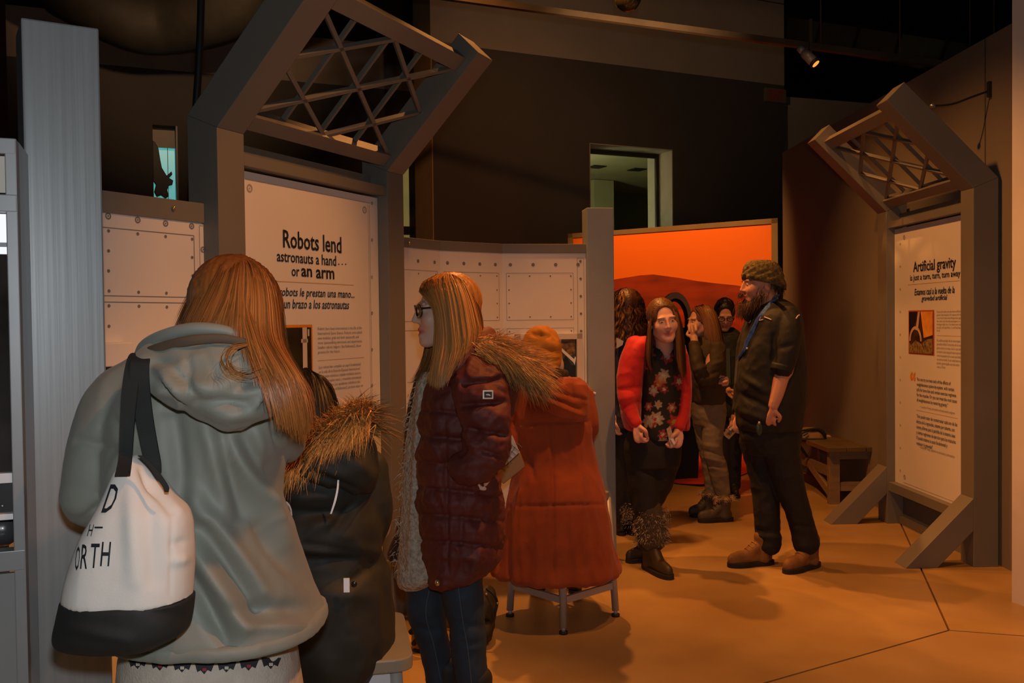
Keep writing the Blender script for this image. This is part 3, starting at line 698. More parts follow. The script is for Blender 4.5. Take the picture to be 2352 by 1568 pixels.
# right bays
bays = [(-.70, 4.86), (-.402, 5.30), (-.054, 5.57), (.452, 5.645)]
names = ['narrow white wall bay behind the woman in the maroon coat', 'white riveted wall bay right of the maroon coat woman', 'white riveted wall bay behind the mustard hat with a space picture']
for i in range(3):
    p, q = np.array(bays[i]), np.array(bays[i+1])
    t, at, u, n, L = wall_bay(p, q, names[i], cap=.055)
    e = .05; inner = L-2*e if i else L-e*1.5
    zr = 1.80
    rivets(t, at, u, n, [(e+(L-2*e)*k/3, zr) for k in range(4)], .0105, M_inkg, .3)
    for zz0, zz1 in ((1.47, 1.75), (1.14, 1.42)):
        s1_ = L-.08 if i == 2 else L-.025
        frame_lines(t, at, .025, s1_, zz0, zz1, M_inkl)
        rv = [(.04+(s1_-.055)*k/3, zz1-.018) for k in range(4)]+[(.04+(s1_-.055)*k/3, zz0+.018) for k in range(4)]
        rv += [(.04, zz0+.10), (.04, zz0+.18), (s1_-.015, zz0+.10), (s1_-.015, zz0+.18)]
        rivets(t, at, u, n, rv, .0048, M_inkg, .1)
    if i == 2:
        frame_lines(t, at, L-.055, L-.015, .2, 1.84, M_inkl)
        rivets(t, at, u, n, [(L-.035, 1.82-.105*k) for k in range(11)], .008, M_inkg, .2)
        # framed picture window
        a0 = np.dot(onplane(1182, 800, V3(p), n)-V3(p), u); a1 = np.dot(onplane(1336, 800, V3(p), n)-V3(p), u)
        zf1, zf0 = onplane(1260, 766, V3(p), n)[2], onplane(1260, 1005, V3(p), n)[2]
        fr_ = .035
        for k, (x, y, ww, hh) in enumerate(((a0, zf0, a1-a0, fr_), (a0, zf1-fr_, a1-a0, fr_), (a0, zf0, fr_, zf1-zf0), (a1-fr_, zf0, fr_, zf1-zf0))):
            obox('picture_frame', at(x, y), u*ww, n*.025, UP*hh, mat('cream_frame', (.62, .56, .50), .5, var=.04), t, .002)
        pic = obox('picture', at(a0+fr_, zf0+fr_), u*(a1-a0-2*fr_), n*.004, UP*(zf1-zf0-2*fr_), mat('orbit_photo', (.10, .125, .12), .3, var=.6, vscale=7, color2=(.02, .028, .03)), t)
        pp = lambda px, py, o_=.006: onplane(px, py, V3(p)+n*(.006+o_), n)
        def strip(pts, mt, o_):
            P = [pp(x, y, o_) for x, y in pts]; mesh('picture_print', P, [tuple(range(len(P)-1, -1, -1))], mt, pic)
        strip([(1262, 775), (1321, 775), (1321, 812), (1300, 822), (1285, 800)], mat('station_print', (.34, .17, .03), .5, var=.9, vscale=40, color2=(.03, .02, .01)), .001)
        strip([(1284, 776), (1290, 776), (1287, 796), (1318, 824), (1321, 830), (1317, 832), (1281, 798)], mat('white_print', (.8, .78, .72), .5, var=.05), .002)
        strip([(1316, 830), (1321, 818), (1323, 822), (1320, 838)], mat('white_print', (.8, .8, .8)), .0025)
        strip([(1282, 845), (1300, 815), (1312, 838), (1322, 840), (1322, 872), (1300, 872)], mat('black_space_print', (.012, .016, .018), .4, var=.3, vscale=20), .0015)
        obox('control_box', at(np.dot(onplane(1300, 1050, V3(p), n)-V3(p), u), .86), u*.145, n*.16, UP*.17, mat('tan_console', (.30, .24, .15), .6, var=.06), t, .006)
        obox('console_top', at(np.dot(onplane(1298, 1050, V3(p), n)-V3(p), u), 1.03), u*.155, n*.17, UP*.012, M_white, t, .003)
    if i == 1:
        obox('notice_sheet', at(.06, 1.10), u*.20, n*.02, UP*.22, M_white, t, .002)
    if i == 0:
        obox('notice_frame', at(.05, .98), u*.05, n*.03, UP*.42, mat('cream_frame', (.6, .55, .5)), t, .002)
        obox('notice_sheet', at(.12, .95), u*.09, n*.02, UP*.46, M_white, t, .002)
        v, f = ellip(at(.25, 1.89)+n*.012, (.008, .008, .008), 10, 6); mesh('brass_stud', v, f, mat('brass', (.6, .45, .2)), t, True)

# ------------------------------------------------------------------ metal-framed display cabinet at the left edge
K1 = V3(W(48, 800, 1.86)[:2]); kd = np.array([.93, .36, 0]); kd /= np.linalg.norm(kd); kn = np.array([kd[1], -kd[0], 0])
kz = lambda y: W(30, y, 1.86)[2]
kb = thing('display_cabinet', 'aluminium framed glass display cabinet at the left edge', 'cabinet', tuple(K1))
at = lambda s, f_, z: K1+kd*s+kn*f_+UP*z
KW = .72; top = kz(318)
obox('stile', at(-.021, 0, 0), kd*.021, -kn*.04, UP*top, M_alu2, kb, .002)
obox('stile', at(-KW, 0, 0), kd*.03, -kn*.04, UP*top, M_alu2, kb, .002)
for y0, y1 in ((318, 354), (447, 487), (1262, 1308)):
    obox('rail', at(-KW, .001, kz(y1)), kd*(KW-.001), -kn*.04, UP*(kz(y0)-kz(y1)), M_alu2, kb, .002)
obox('side_panel', at(-.004, -.04, 0), kd*.004, -kn*.5, UP*top, mat('polished_side', (.30, .30, .32), .14, .85, var=.1, vscale=2, stretch=(1, 1, .4)), kb)
obox('top_panel', at(-KW+.03, -.012, kz(442)), kd*(KW-.051), -kn*.01, UP*(kz(358)-kz(442)), mat('beige_backlit', (.55, .50, .44), .5, var=.04), kb)
lp_ = obox('light_panel', at(-KW+.03, -.02, kz(582)), kd*(KW-.051), -kn*.01, UP*(kz(490)-kz(582)), mat('lit_diffuser', (.8, .8, .85), .5, emit=(.78, .80, .95), estr=.75), kb)
obox('light_bar', at(-KW+.03, -.016, kz(566)), kd*(KW-.051), -kn*.004, UP*(kz(556)-kz(566)), mat('grey_strip', (.3, .3, .32), .5, var=.1), kb)
obox('glass_pane', at(-KW+.03, -.02, kz(1085)), kd*(KW-.051), -kn*.008, UP*(kz(584)-kz(1085)), mat('dark_mirror_glass', (.035, .030, .028), .06, .0, var=.6, vscale=5, coat=.6), kb)
obox('shelf', at(-KW+.03, -.004, kz(1108)), kd*(KW-.051), -kn*.2, UP*(kz(1085)-kz(1108)), mat('white_shelf', (.75, .74, .78), .4, var=.04), kb, .002)
st = obox('star_panel', at(-KW+.03, -.02, kz(1176)), kd*(KW-.051), -kn*.01, UP*(kz(1108)-kz(1176)), mat('black_star_panel', (.012, .012, .016), .4, var=.2), kb)
rs = random.Random(4)
for k in range(26):
    c = at(-KW+.05+rs.random()*(KW-.09), -.019, kz(1174)+rs.random()*(kz(1110)-kz(1174))); s_ = .0012+rs.random()*.001
    mesh('star', [c-kd*s_, c-UP*s_, c+kd*s_, c+UP*s_], [(0, 1, 2, 3)], mat('star_white', (.8, .8, .8), .5, var=.05), st)
obox('shelf', at(-KW+.03, -.004, kz(1192)), kd*(KW-.051), -kn*.2, UP*(kz(1178)-kz(1192)), mat('white_shelf', (.75, .74, .78)), kb, .002)
obox('recess', at(-KW+.03, -.2, kz(1262)), kd*(KW-.051), -kn*.01, UP*(kz(1192)-kz(1262)), mat('black_recess', (.02, .02, .022), .5, var=.2), kb)
v, f = tube([at(-.6, -.10, kz(1232)), at(-.05, -.10, kz(1232))], [.036, .036], 24, 2); mesh('cylinder', v, f, mat('charcoal_cylinder', (.05, .05, .055), .3, coat=.4), kb, True)
obox('door', at(-KW+.03, -.012, .1), kd*(KW-.051), -kn*.012, UP*(kz(1316)-.1), mat('lacquer_door', (.22, .22, .225), .35, var=.05, stretch=(8, 8, .4)), kb)
obox('plinth', at(-KW+.03, -.012, 0), kd*(KW-.051), -kn*.03, UP*.1, M_alu2, kb)

# ------------------------------------------------------------------ Mars backdrop
MA = V3(W(1785, 900, 9.72)[:2]); MB = V3(W(1312, 900, 11.2)[:2]); md_ = (MB-MA)/np.linalg.norm(MB-MA); mn = np.array([-md_[1], md_[0], 0]); mn = mn if mn[1] < 0 else -mn
mp = lambda px, py, o_=0.0: onplane(px, py, MA+mn*o_, mn)
MH = mp(1783, 501)[2]; ML = np.linalg.norm(MB-MA)
mb = thing('mars_backdrop', 'orange planet landscape backdrop with red hills behind the visitors', 'backdrop', tuple(MA))
obox('backing_board', MA, md_*ML, -mn*.06, UP*MH, mat('orange_sky_print', (.85, .185, .008), .7, var=.05, vscale=.7), mb)
for a, b, z0, z1 in ((-.02, .05, 0, MH), (ML-.05, ML+.02, 0, MH), (-.02, ML+.02, MH-.055, MH)):
    obox('frame_rail', MA+md_*a+mn*.012+UP*z0, md_*(b-a), -mn*.08, UP*(z1-z0), mat('olive_frame', (.20, .15, .08), .6, var=.08), mb, .003)
def hill(pts, mt, off, nm):
    top_ = [mp(x, y, off) for x, y in pts]; bot = [np.array([p[0], p[1], .02]) for p in top_]
    V = top_+bot; k = len(pts)
    V2 = V+[v-mn*.006 for v in V]
    Fc = []
    for i in range(k-1):
        Fc += [(i, i+1, k+i+1, k+i), (2*k+i, 3*k+i, 3*k+i+1, 2*k+i+1), (i, 2*k+i, 2*k+i+1, i+1)]
    mesh(nm, *fixn(V2, Fc), mt, mb)
hill([(1318, 660), (1415, 641), (1470, 632), (1500, 630), (1560, 638), (1600, 645), (1640, 650), (1690, 655), (1740, 664), (1782, 670)], mat('far_hill_print', (.26, .028, .006), .8, var=.35, vscale=2.2, stretch=(1, 1, 4)), .010, 'far_hill')
hill([(1318, 740), (1420, 716), (1500, 704), (1580, 712), (1650, 716), (1700, 708), (1782, 702)], mat('near_ground_print', (.62, .05, .01), .8, var=.5, vscale=3, color2=(.22, .02, .004), stretch=(1, 1, 3)), .018, 'near_ground')
# ground cloth running out over the floor
gp = [G(1523, 1106), G(1560, 1113), G(1612, 1118), (G(1660, 1108)), G(1728, 1084), G(1790, 1062)]
q0 = MA+mn*.03; q1 = MB+mn*.03
cv = [gp[k] for k in range(6)]; bk = [q1+(q0-q1)*k/5*1.0 for k in range(6)]
V = []; nr = 9
for j in range(nr):
    f_ = j/(nr-1)
    for k in range(6):
        p = bk[k]*(1-f_)+cv[k]*f_; z = .30*max(0, 1-f_*2.2)**2+.012+.012*math.sin(k*2.1+j*1.3)
        V.append((p[0], p[1], max(.006, z)))
Fc = [(j*6+k, j*6+k+1, (j+1)*6+k+1, (j+1)*6+k) for j in range(nr-1) for k in range(5)]
mesh('ground_cloth', V, Fc, mat('red_ground_cloth', (.70, .055, .012), .8, var=.3, vscale=4, color2=(.4, .03, .008), bump=.4, bscale=12), mb, True)
# ================================================================== people: shared builders
def smin(a, b, k):
    h = np.clip(0.5+0.5*(b-a)/k, 0, 1); return b*(1-h)+a*h-k*h*(1-h)
def smax(a, b, k): return -smin(-a, -b, k)
def sd_ell(P, c, r):
    q = (P-np.asarray(c))/np.asarray(r); k0 = np.linalg.norm(q, axis=-1); k1 = np.linalg.norm(q/np.asarray(r), axis=-1)
    return k0*(k0-1.0)/np.maximum(k1, 1e-9)
def sd_cone(P, a, b, ra, rb):
    a, b = np.asarray(a, float), np.asarray(b, float); ba = b-a
    t = np.clip(((P-a)@ba)/np.dot(ba, ba), 0, 1)
    return np.linalg.norm(P-a-t[..., None]*ba, axis=-1)-(ra+(rb-ra)*t)
def surface_nets(f, org, h):
    nx, ny, nz = f.shape; ins = f < 0
    cs = (nx-1, ny-1, nz-1); pos = np.zeros(cs+(3,)); cnt = np.zeros(cs)
    for ax in range(3):
        o1, o2 = [a for a in range(3) if a != ax]
        sl0 = [slice(None)]*3; sl1 = [slice(None)]*3; sl0[ax] = slice(0, -1); sl1[ax] = slice(1, None)
        A, B = f[tuple(sl0)], f[tuple(sl1)]; cr = ins[tuple(sl0)] != ins[tuple(sl1)]
        t = np.where(cr, A/np.where(cr, A-B, 1), 0)
        for d1 in (0, 1):
            for d2 in (0, 1):
                sl = [slice(None)]*3; sl[o1] = slice(d1, d1+cs[o1]); sl[o2] = slice(d2, d2+cs[o2]); sl = tuple(sl)
                c = cr[sl]; cnt += c
                pos[..., ax] += c*t[sl]; pos[..., o1] += c*d1; pos[..., o2] += c*d2
    act = cnt > 0; idx = -np.ones(cs, np.int64); idx[act] = np.arange(act.sum())
    ijk = np.argwhere(act); V = (ijk+pos[act]/cnt[act][:, None])*h+np.asarray(org)
    Q = []
    for ax in range(3):
        o1, o2 = [(1, 2), (2, 0), (0, 1)][ax]
        sl0 = [slice(None)]*3; sl1 = [slice(None)]*3; sl0[ax] = slice(0, -1); sl1[ax] = slice(1, None)
        cr = np.argwhere(ins[tuple(sl0)] != ins[tuple(sl1)])
        ok = (cr[:, o1] > 0) & (cr[:, o2] > 0) & (cr[:, o1] < cs[o1]) & (cr[:, o2] < cs[o2]); cr = cr[ok]
        def at(a, b):
            q = cr.copy(); q[:, o1] -= a; q[:, o2] -= b; return idx[q[:, 0], q[:, 1], q[:, 2]]
        q = np.stack([at(1, 1), at(0, 1), at(0, 0), at(1, 0)], 1)
        s = ins[cr[:, 0], cr[:, 1], cr[:, 2]]; q[~s] = q[~s][:, ::-1]; Q.append(q)
    return V, np.vstack(Q)
def sdf_mesh(fn, lo, hi, h):
    lo, hi = np.array(lo), np.array(hi); n = np.ceil((hi-lo)/h).astype(int)+1
    g = np.stack(np.meshgrid(*[lo[k]+h*np.arange(n[k]) for k in range(3)], indexing='ij'), -1)
    return surface_nets(fn(g), lo, h)
def head_sdf(P, male=False, mouth_open=0.0):
    X = P.copy(); X[..., 0] = np.abs(P[..., 0])
    d = sd_ell(X, (0, -.018, .028), (.076, .096, .088))
    d = smin(d, sd_ell(X, (0, .030, -.035), (.060, .062, .085)), .03)
    d = smin(d, sd_cone(X, (.048, .005, -.062), (.012, .070, -.100), .022, .018), .03)      # jaw line
    d = smin(d, sd_ell(X, (0, .078, -.102), (.020, .016, .016)), .02)                       # chin
    d = smin(d, sd_ell(X, (.038, .066, -.030), (.026, .024, .028)), .02)                    # cheek
    d = smin(d, sd_ell(X, (.026, .083, .022), (.030, .012, .009)), .014)                    # brow
    d = smax(d, -sd_ell(X, (.031, .103, .003), (.020, .018, .012)), .012)                   # eye socket
    d = smin(d, sd_ell(X, (.031, .0795, .0015), (.0155, .0115, .0095)), .006)               # lids
    d = smin(d, sd_cone(X, (0, .094, .010), (0, .110, -.030), .0065, .0100), .012)          # nose
    d = smin(d, sd_ell(X, (.011, .098, -.034), (.008, .010, .007)), .007)
    d = smin(d, sd_ell(X, (0, .092, -.0605), (.021, .010, .0062)), .006)                    # lips
    d = smin(d, sd_ell(X, (0, .090, -.0735-mouth_open), (.019, .010, .0070)), .006)
    d = smax(d, -sd_ell(X, (0, .104, -.0668-mouth_open*.5), (.017, .012, .0014+mouth_open*.5)), .003)
    d = smin(d, sd_ell(X, (.077, -.012, -.012), (.008, .020, .031)), .008)                  # ear
    d = smin(d, sd_cone(X, (0, -.025, -.06), (0, -.045, -.19), .058, .060 if male else .052), .025)   # neck
    return d
_heads = {}
def head_mesh(key='f', h=.0042):
    if key not in _heads:
        _heads[key] = sdf_mesh(lambda P: head_sdf(P, key == 'm', .006 if key == 'o' else 0.0), (-.11, -.15, -.27), (.11, .135, .135), h)
    return _heads[key]
def basis(fwd, roll=0.0):
    f = np.asarray(fwd, float); f /= np.linalg.norm(f); r = np.cross(f, (0, 0, 1)); r /= np.linalg.norm(r); u = np.cross(r, f)
    c, s = math.cos(roll), math.sin(roll); return np.stack([r*c+u*s, f, -r*s+u*c])    # rows: right, forward, up
def skin_col(L, tone, lip=(.75, .42, .38), brow=None):
    """vertex colours of a face, L = head-space points"""
    c = np.tile(np.asarray(tone, float), (len(L), 1)); x, y, z = np.abs(L[:, 0]), L[:, 1], L[:, 2]
    lp = np.clip(1.6-np.hypot(x/.026, (z+.067)/.0135)*1.2, 0, 1)*(y > .07)
    c = c*(1-lp[:, None])+c*np.asarray(lip)*lp[:, None]
    ck = np.exp(-((x-.045)/.022)**2-((z+.035)/.022)**2)*(y > .02)*.25
    c = c*(1-ck[:, None]*np.array([0, .35, .35]))
    if brow is not None:
        bz = .0225-.06*np.maximum(0, x-.03)
        b = np.exp(-((z-bz)/.0032)**2)*(x > .011)*(x < .050)*(y > .05)*.7
        c = c*(1-b[:, None])+np.asarray(brow)*b[:, None]
    return c
def hand_parts(wrist, dirv, palm_n, size=1.0, curl=0.5, side=1, thumb=0.6):
    """five separate fingers on a palm; dirv points to the fingertips, palm_n out of the palm; side +1: thumb on cross(dir,n)"""
    d = np.asarray(dirv, float); d /= np.linalg.norm(d); n = np.asarray(palm_n, float); n = n-d*np.dot(n, d); n /= np.linalg.norm(n)
    s = np.cross(d, n)*side; w = np.asarray(wrist, float); S = size; out = []
    out.append(tube([w-d*.03*S, w+d*.01*S, w+d*.045*S, w+d*.085*S], [.026*S, .028*S, .038*S, .036*S], 14, 3, flat=.42, ref=tuple(s)))
    out.append(tube([w+d*.02*S+s*.012*S, w+d*.06*S+s*.004*S], [.020*S, .026*S], 12, 3, flat=.55, ref=tuple(s)))
    for k, (o, L) in enumerate(((.028, .070), (.0095, .078), (-.0095, .072), (-.027, .056))):
        p = w+d*.082*S+s*o*S; ang = 0.0; pts = [p-d*.02*S, p]; a = d.copy()
        for seg in (.45, .30, .25):
            ang += curl*(1.25 if seg == .45 else 1.45); a = d*math.cos(ang)+n*math.sin(ang)
            p = p+a*L*seg*S; pts.append(p)
        out.append(tube(pts, [.0092*S, .0092*S, .0088*S, .0080*S, .0068*S], 10, 3))
    tb = w+d*.025*S+s*.026*S
    t1 = tb+(d*.55+s*.6+n*.35)*.038*S; t2 = t1+(d*.8+s*(.35-thumb)+n*.45)*.03*S; t3 = t2+(d*.75-s*thumb*.5+n*.5)*.022*S
    out.append(tube([tb-d*.01*S-s*.012*S, tb, t1, t2, t3], [.014*S, .014*S, .0118*S, .0105*S, .0085*S], 10, 3))
    return out
M_skin = mat('skin', (1, 1, 1), .5, attr='Col', spec=.35)
M_eyew = mat('eye_white', (.55, .50, .46), .25); M_iris = mat('eye_iris', (.03, .02, .015), .15)
def make_body(person, head_c, fwd, roll, tone, bones, hands=(), key='f', hscale=1.0, voxel=.005, brow=(.10, .05, .02), lip=(.75, .42, .38), eyes=True):
    """one continuous figure: head, neck, trunk, limbs and hands"""
    B = basis(fwd, roll); hc = np.asarray(head_c, float)
    V, Q = head_mesh(key); Hw = hc+(V*hscale)@B
    parts = [(Hw, Q.tolist())]+bones+[p for h_ in hands for p in h_]
    V2, N2, F2 = remesh(parts, voxel, 1, .3)
    L = ((V2-hc)@B.T)/hscale
    col = np.tile(np.asarray(tone, float), (len(V2), 1)); near_ = np.linalg.norm(L, axis=1) < .19
    col[near_] = skin_col(L[near_], tone, lip, brow)
    o = mesh('body', V2, F2, M_skin, person, True, col)
    if eyes:
        for sx in (-1, 1):
            c = hc+(np.array([sx*.031, .0800, .0010])*hscale)@B
            R = []; k = 9
            for i, ph in enumerate(np.linspace(.05, math.pi-.05, k)):
                th = np.linspace(0, 2*math.pi, 12, endpoint=False)
                ring_ = np.stack([np.sin(ph)*np.cos(th)*.0135, np.full(12, math.cos(ph)*.0120), np.sin(ph)*np.sin(th)*.0062], 1)
                R.append(c+(ring_*hscale)@B)
            v, f = ringmesh(np.array(R)); e = mesh('eye', v, f, [M_eyew, M_iris], o, True)
            for pl in e.data.polygons:
                cc = ((np.array(pl.center)-c)@B.T)/hscale
                if math.hypot(cc[0], cc[2]) < .0052 and cc[1] > 0: pl.material_index = 1
    return o, B
# ---- strands (hair, fur)
def strand_mesh(S, R, C, axis=None):
    """S (n,k,3) paths, R (n,k) half widths, C (n,3) colours -> tapered flat locks lying on the hair surface"""
    n, k = S.shape[:2]
    T = np.gradient(S, axis=1); T /= np.linalg.norm(T, axis=2, keepdims=True)+1e-9
    if axis is None: o = np.random.RandomState(n).randn(n, 1, 3)+np.zeros((1, k, 1))
    else: o = (S-axis)*np.array([1, 1, .25])+.02*np.random.RandomState(n).randn(n, 1, 3)
    u = np.cross(T, o); u /= np.linalg.norm(u, axis=2, keepdims=True)+1e-9
    V = np.stack([S-R[..., None]*u, S+R[..., None]*u], 2)
    i = (np.arange(n)[:, None]*k*2+np.arange(k-1)[None, :]*2)
    Fc = np.stack([i, i+1, i+3, i+2], -1).reshape(-1, 4)
    return V.reshape(-1, 3), Fc, np.repeat(C, k*2, axis=0)
def resample(g, K):
    g = catmull(np.asarray(g, float), 6); L = np.append(0, np.cumsum(np.linalg.norm(np.diff(g, axis=0), axis=1)))
    return np.stack([np.interp(np.linspace(0, L[-1], K), L, g[:, c]) for c in range(3)], 1)
M_hair = mat('hair_strands', (1, 1, 1), .45, attr='Col', spec=.35)
M_fur = mat('fur_strands', (1, 1, 1), .6, attr='Col', spec=.3)
def hair(parent, guides, n, base, tip=None, spread=.012, rad=.0011, K=10, seed=1, name='hair', clump=.5, sheet_th=True, wave=0.0, wfreq=3.0, close=False, inset=.006):
    """guides: list of world polylines side by side; strands are drawn between neighbours, over a solid under-sheet"""
    rg = np.random.RandomState(seed); Gd = np.array([resample(g, K) for g in guides]); m_ = len(Gd)
    t = rg.rand(n)*(m_-1); i = np.minimum(t.astype(int), m_-2); f = (t-i)[:, None, None]
    S = Gd[i]*(1-f)+Gd[i+1]*f
    cl = np.round(t*14)/14; rc = np.random.RandomState(seed+1); off = rc.randn(2000, 3)
    grow = np.linspace(.25, 1, K)[None, :, None]
    S = S+(off[(cl*97).astype(int) % 2000]*clump+rg.randn(n, 3)*(1-clump))[:, None, :]*spread*grow
    if wave > 0:
        ph = off[(cl*97).astype(int) % 2000, 0][:, None]*3; s = np.linspace(0, 1, K)[None, :]
        S += wave*grow*np.stack([np.sin(s*wfreq*6.28+ph), np.cos(s*wfreq*6.28+ph*1.7), np.zeros_like(s+ph)], -1)
    L0 = 1-.18*rg.rand(n)
    s = np.linspace(0, 1, K)[None, :]*L0[:, None]*(K-1); a = np.minimum(s.astype(int), K-2); w = (s-a)[..., None]; r_ = np.arange(n)[:, None]
    S = S[r_, a]*(1-w)+S[r_, a+1]*w
    R = rad*(.6+.8*rg.rand(n))[:, None]*np.clip(1.25-np.linspace(0, 1, K)**3, .1, 1)[None, :]
    base = np.asarray(base); C = base*(0.55+.75*rg.rand(n, 1)); C = C*(1+.25*(rg.rand(n, 3)-.5)*[0.2, .5, .6])
    V, Fc, Cc = strand_mesh(S, R*1.5, C, Gd[:, :max(3, K//2)].reshape(-1, 3).mean(0))
    o = mesh(name, V, Fc, M_hair, parent, True, Cc)
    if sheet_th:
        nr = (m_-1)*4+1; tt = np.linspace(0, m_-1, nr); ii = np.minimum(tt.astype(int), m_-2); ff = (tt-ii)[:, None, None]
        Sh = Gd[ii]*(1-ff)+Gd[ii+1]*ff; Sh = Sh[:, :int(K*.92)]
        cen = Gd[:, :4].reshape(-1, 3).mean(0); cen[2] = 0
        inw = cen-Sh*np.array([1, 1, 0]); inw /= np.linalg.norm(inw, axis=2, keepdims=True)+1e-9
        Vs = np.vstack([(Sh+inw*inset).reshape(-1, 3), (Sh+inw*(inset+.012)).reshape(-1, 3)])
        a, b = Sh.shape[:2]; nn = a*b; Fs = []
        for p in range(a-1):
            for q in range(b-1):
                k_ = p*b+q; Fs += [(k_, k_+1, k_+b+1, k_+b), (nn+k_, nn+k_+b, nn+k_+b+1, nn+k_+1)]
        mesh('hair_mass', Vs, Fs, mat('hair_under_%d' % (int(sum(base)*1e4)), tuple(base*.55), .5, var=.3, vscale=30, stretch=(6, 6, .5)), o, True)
    return o
def fur(parent, pts, dirs, n, length, base, tipc, seed=3, rad=.0016, name='fur_trim', spread=.35, jit=.012, droop=.3):
    rg = np.random.RandomState(seed); P = np.asarray(pts, float); D = np.asarray(dirs, float)
    t = rg.rand(n)*(len(P)-1); i = np.minimum(t.astype(int), len(P)-2); f = (t-i)[:, None]
    p = P[i]*(1-f)+P[i+1]*f+rg.randn(n, 3)*jit; d = D[i]*(1-f)+D[i+1]*f
    cl = (t*9).astype(int); rc = np.random.RandomState(seed+5).randn(4000, 3)
    d = d/np.linalg.norm(d, axis=1, keepdims=True)+spread*(rc[cl % 4000]*.5+rg.randn(n, 3)*.6); d /= np.linalg.norm(d, axis=1, keepdims=True)
    L = length*(.5+.8*rg.rand(n)); K = 5; s = np.linspace(0, 1, K)
    S = p[:, None]+d[:, None]*(L[:, None]*s)[..., None]; S[..., 2] -= droop*(L[:, None]*s**2)
    R = rad*(1-s*.9)[None, :]*(.7+.6*rg.rand(n))[:, None]
    k = rg.rand(n, 1); C = np.asarray(base)*(1-k)+np.asarray(tipc)*k
    V, Fc, Cc = strand_mesh(S, R, C); o = mesh(name, V, Fc, M_fur, parent, True, Cc)
    return o
def cloth(name, parts, mt, parent, voxel=.008, smooth=5, fold=None, crs=None, fine=.0012, seed=0):
    V, N, Fc = remesh(parts, voxel, smooth)
    for amp, sc in (fold or []): V = folds(V, N, amp, sc, seed); seed += 3
    if crs: V = creases(V, N, crs)
    if fine: V = folds(V, N, fine, (34, 34, 34), seed+11, False)
    return mesh(name, V, Fc, mt, parent, True), V, Fc

_caps = {}
def cap_sdf(P, low):
    X = P.copy(); X[..., 0] = np.abs(P[..., 0])
    d = sd_ell(X, (0, -.020, .030), (.086, .106, .098))
    d = smin(d, sd_ell(X, (0, -.055, -.055-low*.5), (.078, .060, .085+low*.5)), .03)
    d = smax(d, -sd_ell(X, (0, .108, -.020), (.068, .068, .108)), .012)
    d = smax(d, -sd_ell(X, (0, .098, .045), (.062, .050, .050)), .012)
    d = smax(d, -sd_ell(X, (0, .06, -.13), (.075, .085, .075)), .015)
    return d
def hair_cap(parent, hc, B, base, scale=1.0, low=0.0):
    """hair grown over the skull behind the hairline"""
    if low not in _caps: _caps[low] = sdf_mesh(lambda P: cap_sdf(P, low), (-.11, -.15, -.25), (.11, .12, .15), .0055)
    V, Q = _caps[low]; Wv = np.asarray(hc)+(V*scale)@B
    ang = np.arctan2(V[:, 0], -V[:, 1]+.02); k = np.floor(ang*46).astype(int)
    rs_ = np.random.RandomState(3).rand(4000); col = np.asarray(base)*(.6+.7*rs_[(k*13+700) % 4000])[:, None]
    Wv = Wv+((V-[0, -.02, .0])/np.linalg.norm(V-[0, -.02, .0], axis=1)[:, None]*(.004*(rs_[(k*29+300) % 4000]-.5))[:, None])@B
    return mesh('hair_mass', Wv, Q, M_hair, parent, True, col)
# ================================================================== the people
TONE = (.60, .37, .26)
def person(label, px, Z):
    p = W(px, 1000, Z); return thing('person', label, 'person', (p[0], p[1], 0))
def pt(px, py, Z): return W(px, py, Z)
def trunk(px_c, py0, py1, Z, r=.11):
    a, b = pt(px_c[0], py0, Z), pt(px_c[1], py1, Z)
    return tube([a, a*.7+b*.3, a*.3+b*.7, b], [r*.5, r, r*.9, r], 18, 3, flat=.8)
def limb(rows): return ptube(rows, 14, 3)
def shoe(parent, heel, toe, w, h, mt, solem, name='boot', sole_h=.022, shaft=None, lace=None):
    heel, toe = V3(heel[:2]), V3(toe[:2]); d = toe-heel; L = np.linalg.norm(d); d /= L; s = np.array([d[1], -d[0], 0])
    z0 = sole_h*.6
    parts = [tube([heel+d*L*.16+UP*(z0+.030), heel+d*L*.45+UP*(z0+.034), heel+d*L*.72+UP*(z0+.028), heel+d*L*.88+UP*(z0+.024)],
                  [w*.40, w*.42, w*.47, w*.40], 18, 4, flat=.72, ref=tuple(s))]
    if shaft is None: shaft = [heel+d*L*.30+UP*(h+.02), heel+d*L*.27+UP*h*.5]
    parts.append(tube([heel+d*L*.26+UP*.04, heel+d*L*.25+UP*h*.55, heel+d*L*.24+UP*h], [w*.46, w*.44, w*.50], 16, 4))
    parts.append(tube([heel+d*L*.62+UP*(z0+.035), heel+d*L*.40+UP*h*.62], [w*.36, w*.36], 14, 3))
    V, N, Fc = remesh(parts, .006, 4); V[:, 2] = np.maximum(V[:, 2], sole_h*.5)
    o = mesh(name, V, Fc, mt, parent, True)
    out = []
    for k in range(28):
        th = 2*math.pi*k/28; x = math.cos(th); y = math.sin(th)
        ww = w*.5*(1.0 if x > 0 else .86)*(1-.12*math.exp(-((x)/.3)**2))
        out.append(heel+d*L*(.5+.5*np.sign(x)*abs(x)**.8)+s*ww*np.sign(y)*abs(y)**.8)
    prism('sole', out, UP*sole_h, solem, o, .003)
    if lace is not None:
        for k in range(4):
            p = heel+d*L*(.66-.075*k)+UP*(z0+.052+.018*k+w*.08)
            v, f = tube([p-s*w*.24, p+UP*.010+d*.008, p+s*w*.24], [.0032]*3, 8, 4); mesh('lace', v, f, lace, o, True)
    return o
M_sole = mat('black_rubber_sole', (.012, .010, .008), .7, var=.2)

